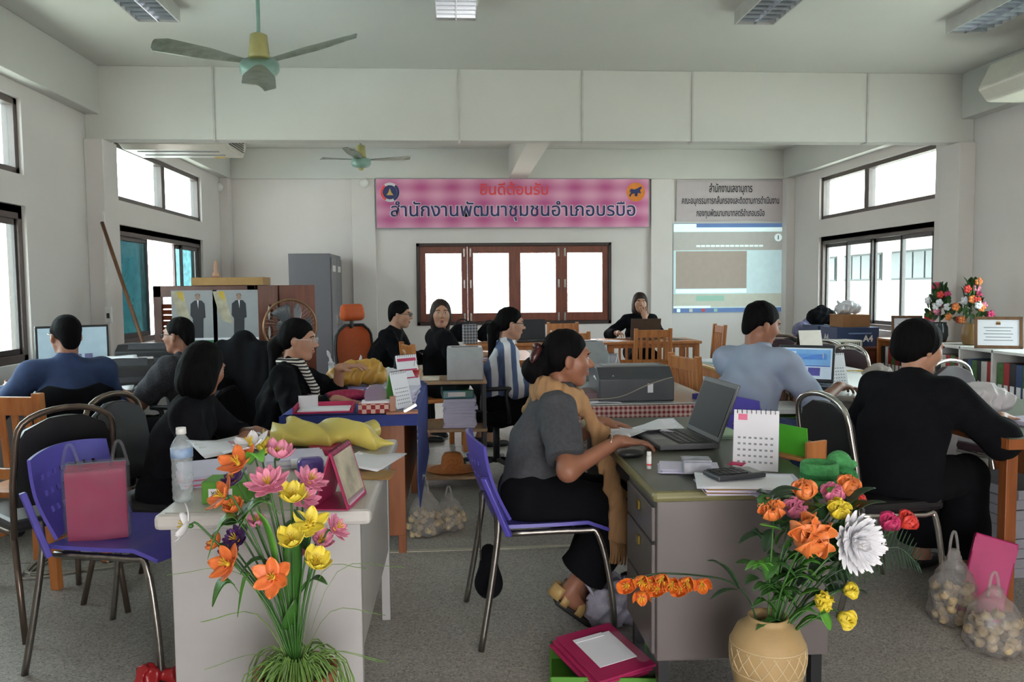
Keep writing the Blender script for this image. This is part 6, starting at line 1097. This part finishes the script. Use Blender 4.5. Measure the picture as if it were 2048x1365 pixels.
for lb, px, py, kind, col, k, Y, d in (('white lily facing left at the far left', 378, 1052, 'lily', 'white', 1.0, 2.0, (-1, -.2, .25)), ('white and yellow lily at the very top', 503, 893, 'lily', 'white', .95, 2.06, (-.2, -.3, 1)), ('yellow lily beside the white one at the top', 530, 905, 'cup', 'yellow', .8, 2.08, (.3, -.3, 1)), ('orange lily near the top left', 478, 930, 'lily', 'orange', 1.05, 2.0, (-.3, -.5, .8)), ('orange lily in the upper left middle', 450, 995, 'lily', 'orange', 1.0, 1.98, (-.8, -.4, .6)), ('orange lily half hidden by a leaf', 470, 1022, 'cup', 'orange', .8, 2.04, (-.2, -.4, 1)), ('orange lily low on the left', 458, 1130, 'lily', 'orange', 1.0, 1.96, (-.5, -.6, .5)), ('orange lily low in the centre', 547, 1156, 'lily', 'orange', 1.0, 1.93, (-.1, -1, .5)), ('small red-orange lily behind the left leaf', 438, 1090, 'cup', 'orange', .7, 2.05, (-.8, -.2, .6)),
      ('large pink gerbera in the middle', 537, 972, 'daisy', 'pink', 1.05, 1.96, (-.05, -.55, .85)), ('pink cosmos at the top right', 556, 915, 'cup', 'pink', 1.0, 2.06, (.3, -.2, 1)), ('pink cosmos by the purple packet', 618, 966, 'daisy', 'pink', .9, 2.04, (.5, -.3, .8)), ('pink cosmos under the upper one on the right', 605, 998, 'daisy', 'pink', .85, 2.06, (.5, -.5, .6)), ('pink cosmos at the far right', 668, 1060, 'daisy', 'pink', .8, 2.05, (.8, -.2, .6)), ('pink cosmos low on the right', 638, 1085, 'cup', 'pink', .85, 2.06, (.5, -.4, .7)), ('pink bud in the shade at the centre', 515, 1052, 'cup', 'pink', .7, 2.07, (-.1, -.3, 1)), ('pink bud low at the centre right', 594, 1110, 'cup', 'pink', .7, 2.05, (.2, -.4, .9)),
      ('yellow lily right of the pink gerbera', 584, 1000, 'cup', 'yellow', 1.0, 1.97, (.15, -.4, 1)), ('yellow lily at the right, upper of three', 620, 1052, 'lily', 'yellow', .95, 1.97, (.1, -.6, .8)), ('yellow lily in the centre, middle of three', 583, 1087, 'cup', 'yellow', .95, 1.94, (0, -.5, .9)), ('yellow lily at the right, lowest of three', 630, 1128, 'cup', 'yellow', .95, 1.95, (.4, -.5, .8)), ('dark purple flower on the upper left', 470, 965, 'daisy', 'purple', .8, 2.06, (-.4, -.3, .8)), ('dark purple flower in the left middle', 478, 1082, 'daisy', 'purple', .9, 2.05, (-.5, -.5, .6)), ('dark purple flower lower left, behind orange', 465, 1105, 'daisy', 'purple', .8, 2.06, (-.5, -.5, .6))):
    flower(lb+' of the left bouquet', base, px, py, Y, kind, col, k*1.12, d)
t = thing('leaf_spray', 'green leaves spreading through the left bouquet', 'leaves', base)
for (x0, y0, x1, y1, w_, mi, dr) in ((585, 1230, 590, 1040, .05, 0, .02), (560, 1200, 510, 1020, .05, 2, .2), (500, 1075, 415, 1120, .045, 2, .7), (560, 1030, 478, 1060, .05, 2, .5), (540, 1000, 470, 1050, .06, 0, .1), (560, 940, 520, 1000, .06, 0, .1), (470, 1170, 425, 1215, .05, 2, .4), (600, 1040, 575, 1080, .05, 0, .1), (500, 1060, 425, 1070, .03, 0, .3), (480, 1190, 425, 1210, .03, 2, .7), (520, 1180, 475, 1235, .025, 2, .9), (575, 1260, 590, 1200, .045, 0, -.2), (600, 1190, 655, 1170, .035, 0, .3), (490, 1030, 445, 1050, .05, 0, -.2), (520, 960, 500, 1000, .04, 0, .1), (610, 1100, 590, 1020, .05, 1, .0), (545, 1130, 480, 1150, .03, 0, .3), (500, 930, 525, 925, .05, 2, .5)): leaf(t, pY(x0, y0, 2.0)-Vector(base), pY(x1, y1, 1.97)-Vector(base), w_, leafm[mi], dr)
# right bouquet in the carved vase
VP = pY(1536, 1232, 2.12); vz = VP.z; VH = .335
t = thing('plant_stand', 'plain wooden stand below the carved vase', 'stand', (VP.x, 2.12, 0)); SH = vz-VH; MB().cyl((0, 0, SH-.03), (0, 0, SH), .1, n=28).build('top', orw, t)
for k in range(3): a = k*2.094+.5; MB().cyl((.07*math.cos(a), .07*math.sin(a), SH-.03), (.09*math.cos(a), .09*math.sin(a), 0), .014).build('leg', orw, t)
t = thing('carved_vase', 'tan clay vase with an incised band in the right foreground', 'vase', (VP.x, 2.12, SH)); clay = mat('tan_clay', '9c8258', .7, var=.12, scale=8, bump=.1, bscale=60)
prof = [(0, 0), (.05, 0), (.056, .02), (.075, .09), (.095, .17), (.104, .225), (.101, .265), (.085, .3), (.06, .318), (.052, .325), (.056, .335), (.05, .336), (.043, .326), (.045, .3), (.08, .26), (0, .05)]
MB().lathe(prof, 48).build('vase_body', clay, t, True); inc = mat('pale_incised_line', 'b8a684', .8)
def rad(z):
    for (r0, z0), (r1, z1) in zip(prof[:10], prof[1:10]):
        if z0 <= z <= z1: return r0+(r1-r0)*(z-z0)/max(1e-6, z1-z0)
    return .1
m = MB()
for z in (.19, .262): m.tube([((rad(z)+.0005)*math.cos(a), (rad(z)+.0005)*math.sin(a), z) for a in np.linspace(0, 6.2832, 48, False)], .0015, 5, True)
for k in range(18):
    for s in (-1, 1):
        a0 = k*6.2832/18; m.tube([((rad(.195+.062*v)+.0005)*math.cos(a0+s*.4*v), (rad(.195+.062*v)+.0005)*math.sin(a0+s*.4*v), .195+.062*v) for v in np.linspace(0, 1, 6)], .0012, 4)
m.build('incised_band', inc, t)
rb = (VP.x, 2.12, vz-.12); G2 = 'artificial flowers in the carved vase'
for lb, px, py, kind, col, k, Y, d in (('orange rose at the left of the bunch', 1545, 1025, 'rose', 'peach', 1.25, 2.1, (-.3, -.5, .8)), ('tall orange rosebud at the top', 1608, 988, 'rose', 'peach', 1.2, 2.14, (-.05, -.2, 1)), ('orange rose at the top right', 1690, 978, 'rose', 'peach', 1.2, 2.16, (.3, -.3, .9)), ('big open orange rose in the front', 1610, 1078, 'rose', 'peach', 2.1, 2.02, (0, -.8, .6)), ('pink rose between the orange ones', 1585, 1022, 'rose', 'pink', 1.15, 2.12, (.1, -.5, .9)), ('pink rose behind the yellow one', 1660, 992, 'rose', 'pink', 1.15, 2.15, (.1, -.4, .9)), ('red rose behind the top right one', 1708, 1000, 'rose', 'red', .9, 2.19, (.5, -.2, .8)), ('red rose at the far right', 1803, 1042, 'rose', 'red', 1.05, 2.14, (.7, -.3, .7)), ('magenta rose at the right', 1768, 1045, 'rose', 'magenta', 1.05, 2.12, (.4, -.5, .7)), ('yellow rose in the upper right', 1672, 1022, 'rose', 'yellow', 1.15, 2.1, (.1, -.6, .8)), ('yellow rose low on the right, left of three', 1640, 1195, 'rose', 'yellow', .95, 2.04, (.1, -.9, .3)), ('yellow rose low on the right, topmost of three', 1692, 1175, 'rose', 'yellow', .8, 2.06, (.6, -.6, .3)), ('yellow rose low on the right, lowest of three', 1682, 1225, 'rose', 'yellow', .95, 2.03, (.5, -.6, -.2))):
    flower(lb+' in the carved vase', rb, px, py+8, Y, kind, col, k*.9, d, lv=2, group=G2)
t = flower('large white chrysanthemum in the carved vase', rb, 1708, 1085, 2.05, 'daisy', 'white', .4, (.25, -1, .15), group=G2); e = pY(1708, 1085, 2.05)-Vector(rb); Q = aim((.25, -1, .15)).to_matrix(); rnd = random.Random(9); pmesh = pm('mum', 'white')
for r, (n_, tl, sc) in enumerate(((22, -.15, 1.3), (20, .1, 1.2), (16, .4, 1.0), (12, .75, .75), (7, 1.1, .5))):
    for i in range(n_): o = link('petal', pmesh, None, t); o.matrix_local = Matrix.Translation(e+Q @ Vector((0, 0, .002*r))) @ (Q @ Matrix.Rotation(i*6.2832/n_+r*.3, 3, 'Z') @ Matrix.Rotation(tl+rnd.uniform(-.1, .1), 3, 'X')).to_4x4() @ Matrix.Scale(sc*1.35*rnd.uniform(.9, 1.05), 4)
t = thing('orchid_spray', 'orange flame orchid spray reaching left from the carved vase', 'flower', rb, 0, G2); B = Vector(rb); pth = [Vector((0, 0, 0)), pY(1500, 1205, 2.1)-B, pY(1460, 1165, 2.08)-B, pY(1400, 1152, 2.05)-B, pY(1320, 1148, 2.03)-B, pY(1262, 1158, 2.02)-B]
MB().tube(curvy(pth, 24), .0025, 6).build('stem', leafm[1], t, True)
for px, py in ((1255, 1172), (1285, 1155), (1282, 1185), (1315, 1178), (1325, 1152), (1360, 1178), (1375, 1158), (1402, 1165), (1300, 1162), (1345, 1165)):
    p = pY(px, py, 2.03)-B; bloom(t, p, (-.3+.1*(px % 5), -.7, -.4+.3*(py % 3)), 'bell', 'flame', 1.15)
leaf(t, pY(1478, 1178, 2.08)-B, pY(1415, 1122, 2.05)-B, .035, leafm[1], .15); leaf(t, pY(1475, 1180, 2.08)-B, pY(1420, 1200, 2.05)-B, .018, leafm[1], .1)
t = thing('fern_frond', 'dark fern frond arching right from the carved vase', 'leaves', rb, 0, G2); pth = curvy([Vector((0, 0, 0)), pY(1640, 1170, 2.08)-B, pY(1720, 1125, 2.06)-B, pY(1790, 1095, 2.05)-B, pY(1838, 1130, 2.03)-B], 30); MB().tube(pth, .002, 5).build('stem', leafm[1], t, True)
for i in range(8, 30):
    for s in (-1, 1): L_ = .05*math.sin(math.pi*(i-5)/27)+.012; leaf(t, pth[i], pth[i]+Vector((.012, -.01, s*L_)), .012, leafm[1], 0)
t = thing('rose_leaves', 'dark rose leaves filling the carved vase bouquet', 'leaves', rb, 0, G2); rnd = random.Random(4)
for k in range(110):
    px = rnd.uniform(1515, 1720); py = rnd.uniform(985, 1180); Y = rnd.uniform(2.08, 2.2); a = pY(px, py, Y)-B; leaf(t, a, a+Vector((rnd.uniform(-.09, .09), rnd.uniform(-.03, .01), rnd.uniform(-.06, .05))), rnd.uniform(.035, .055), leafm[k % 2], .1)
for (x0, y0, x1, y1) in ((1640, 1215, 1660, 1262), (1600, 1190, 1640, 1180), (1560, 1060, 1520, 1050), (1640, 1230, 1665, 1210)): leaf(t, pY(x0, y0, 2.08)-B, pY(x1, y1, 2.05)-B, .035, leafm[2], 0)
# arrangements on the right wall shelves
def arrangement(label, loc, hgt, spread, seed, vm):
    t = thing('flower_arrangement', label, 'flowers', loc, 0, 'arrangements on the shelves'); rnd = random.Random(seed); MB().lathe([(0, 0), (.055, 0), (.075, .06), (.07, .14), (.055, .17), (.06, .185), (.05, .185), (0, .15)], 20).build('vase', vm, t, True)
    for k in range(60):
        a = rnd.random()*6.283; v = rnd.random(); r = spread*(1-v*.75)*rnd.uniform(.5, 1); p = Vector((r*math.cos(a), r*math.sin(a), .2+hgt*v))
        leaf(t, p*.8+Vector((0, 0, .03)), p+Vector((rnd.uniform(-.04, .04), rnd.uniform(-.04, .04), .03)), .05, leafm[k % 2], .1)
        if k % 3 == 0:
            b = MB()
            for i in range(5): q = i*1.257; b.ell(p+Vector((.02*math.cos(q), -.01, .02*math.sin(q))), (.018, .014, .018), n=8, m=5)
            b.ell(p+Vector((0, -.016, 0)), .012, n=8, m=5).build('blossom', fcol[('magenta', 'pink', 'red', 'peach', 'white')[rnd.randrange(5)]], t, True)
    MB().cyl((0, 0, .15), (0, 0, .2+hgt*.9), .006, n=6).build('stem', leafm[1], t)
arrangement('tall flower arrangement on the teak shelf beside the window', (4.55, 7.3, .842), .34, .2, 11, mat('dark_glass_vase', '2a3032', .2)); arrangement('red flower arrangement on the white shelf, nearest the corner', (4.42, 6.65, .862), .36, .17, 23, mat('amber_vase', '7a5a30', .35))
# ------------------------------------------------------------------ right-hand desk
bag('white plastic bag of papers on the green-topped desk', (2.55, 3.75, .7505), .2, lump(.34, .24, .15), mat('milky_white_bag', 'b5b3b6', .4, var=.1, scale=8, bump=.3), .009, .006, 34); stack('papers under the white bag on the green-topped desk', 2000, 860, .7505, .22, .3, .02, .2, lilac, 4, pos=(2.62, 3.4, 0))
q = pz(1955, 1250, 0); t = thing('gift_bag', 'flat magenta paper bag leaning under the green-topped desk', 'bag', (q.x+.04, q.y+.06, 0), -.5); R = rotm(-.3, .22, 0); MB().box(R @ Vector((0, 0, .17)), (.16, .05, .34), R).build('bag', mat('hot_magenta_paper', 'a8195e', .55), t, bev=.006); MB().box(R @ Vector((0, -.026, .29)), (.16, .004, .06), R).build('folded_top', mat('hot_magenta_paper', 'a8195e', .55), t)
t = stack('bundle of papers in white bags under the green-topped desk', 1990, 1080, 0, .3, .4, .42, .1, mat('pale_bundle', '8a8a90', .6), 9, pos=(2.72, 3.75, 0))
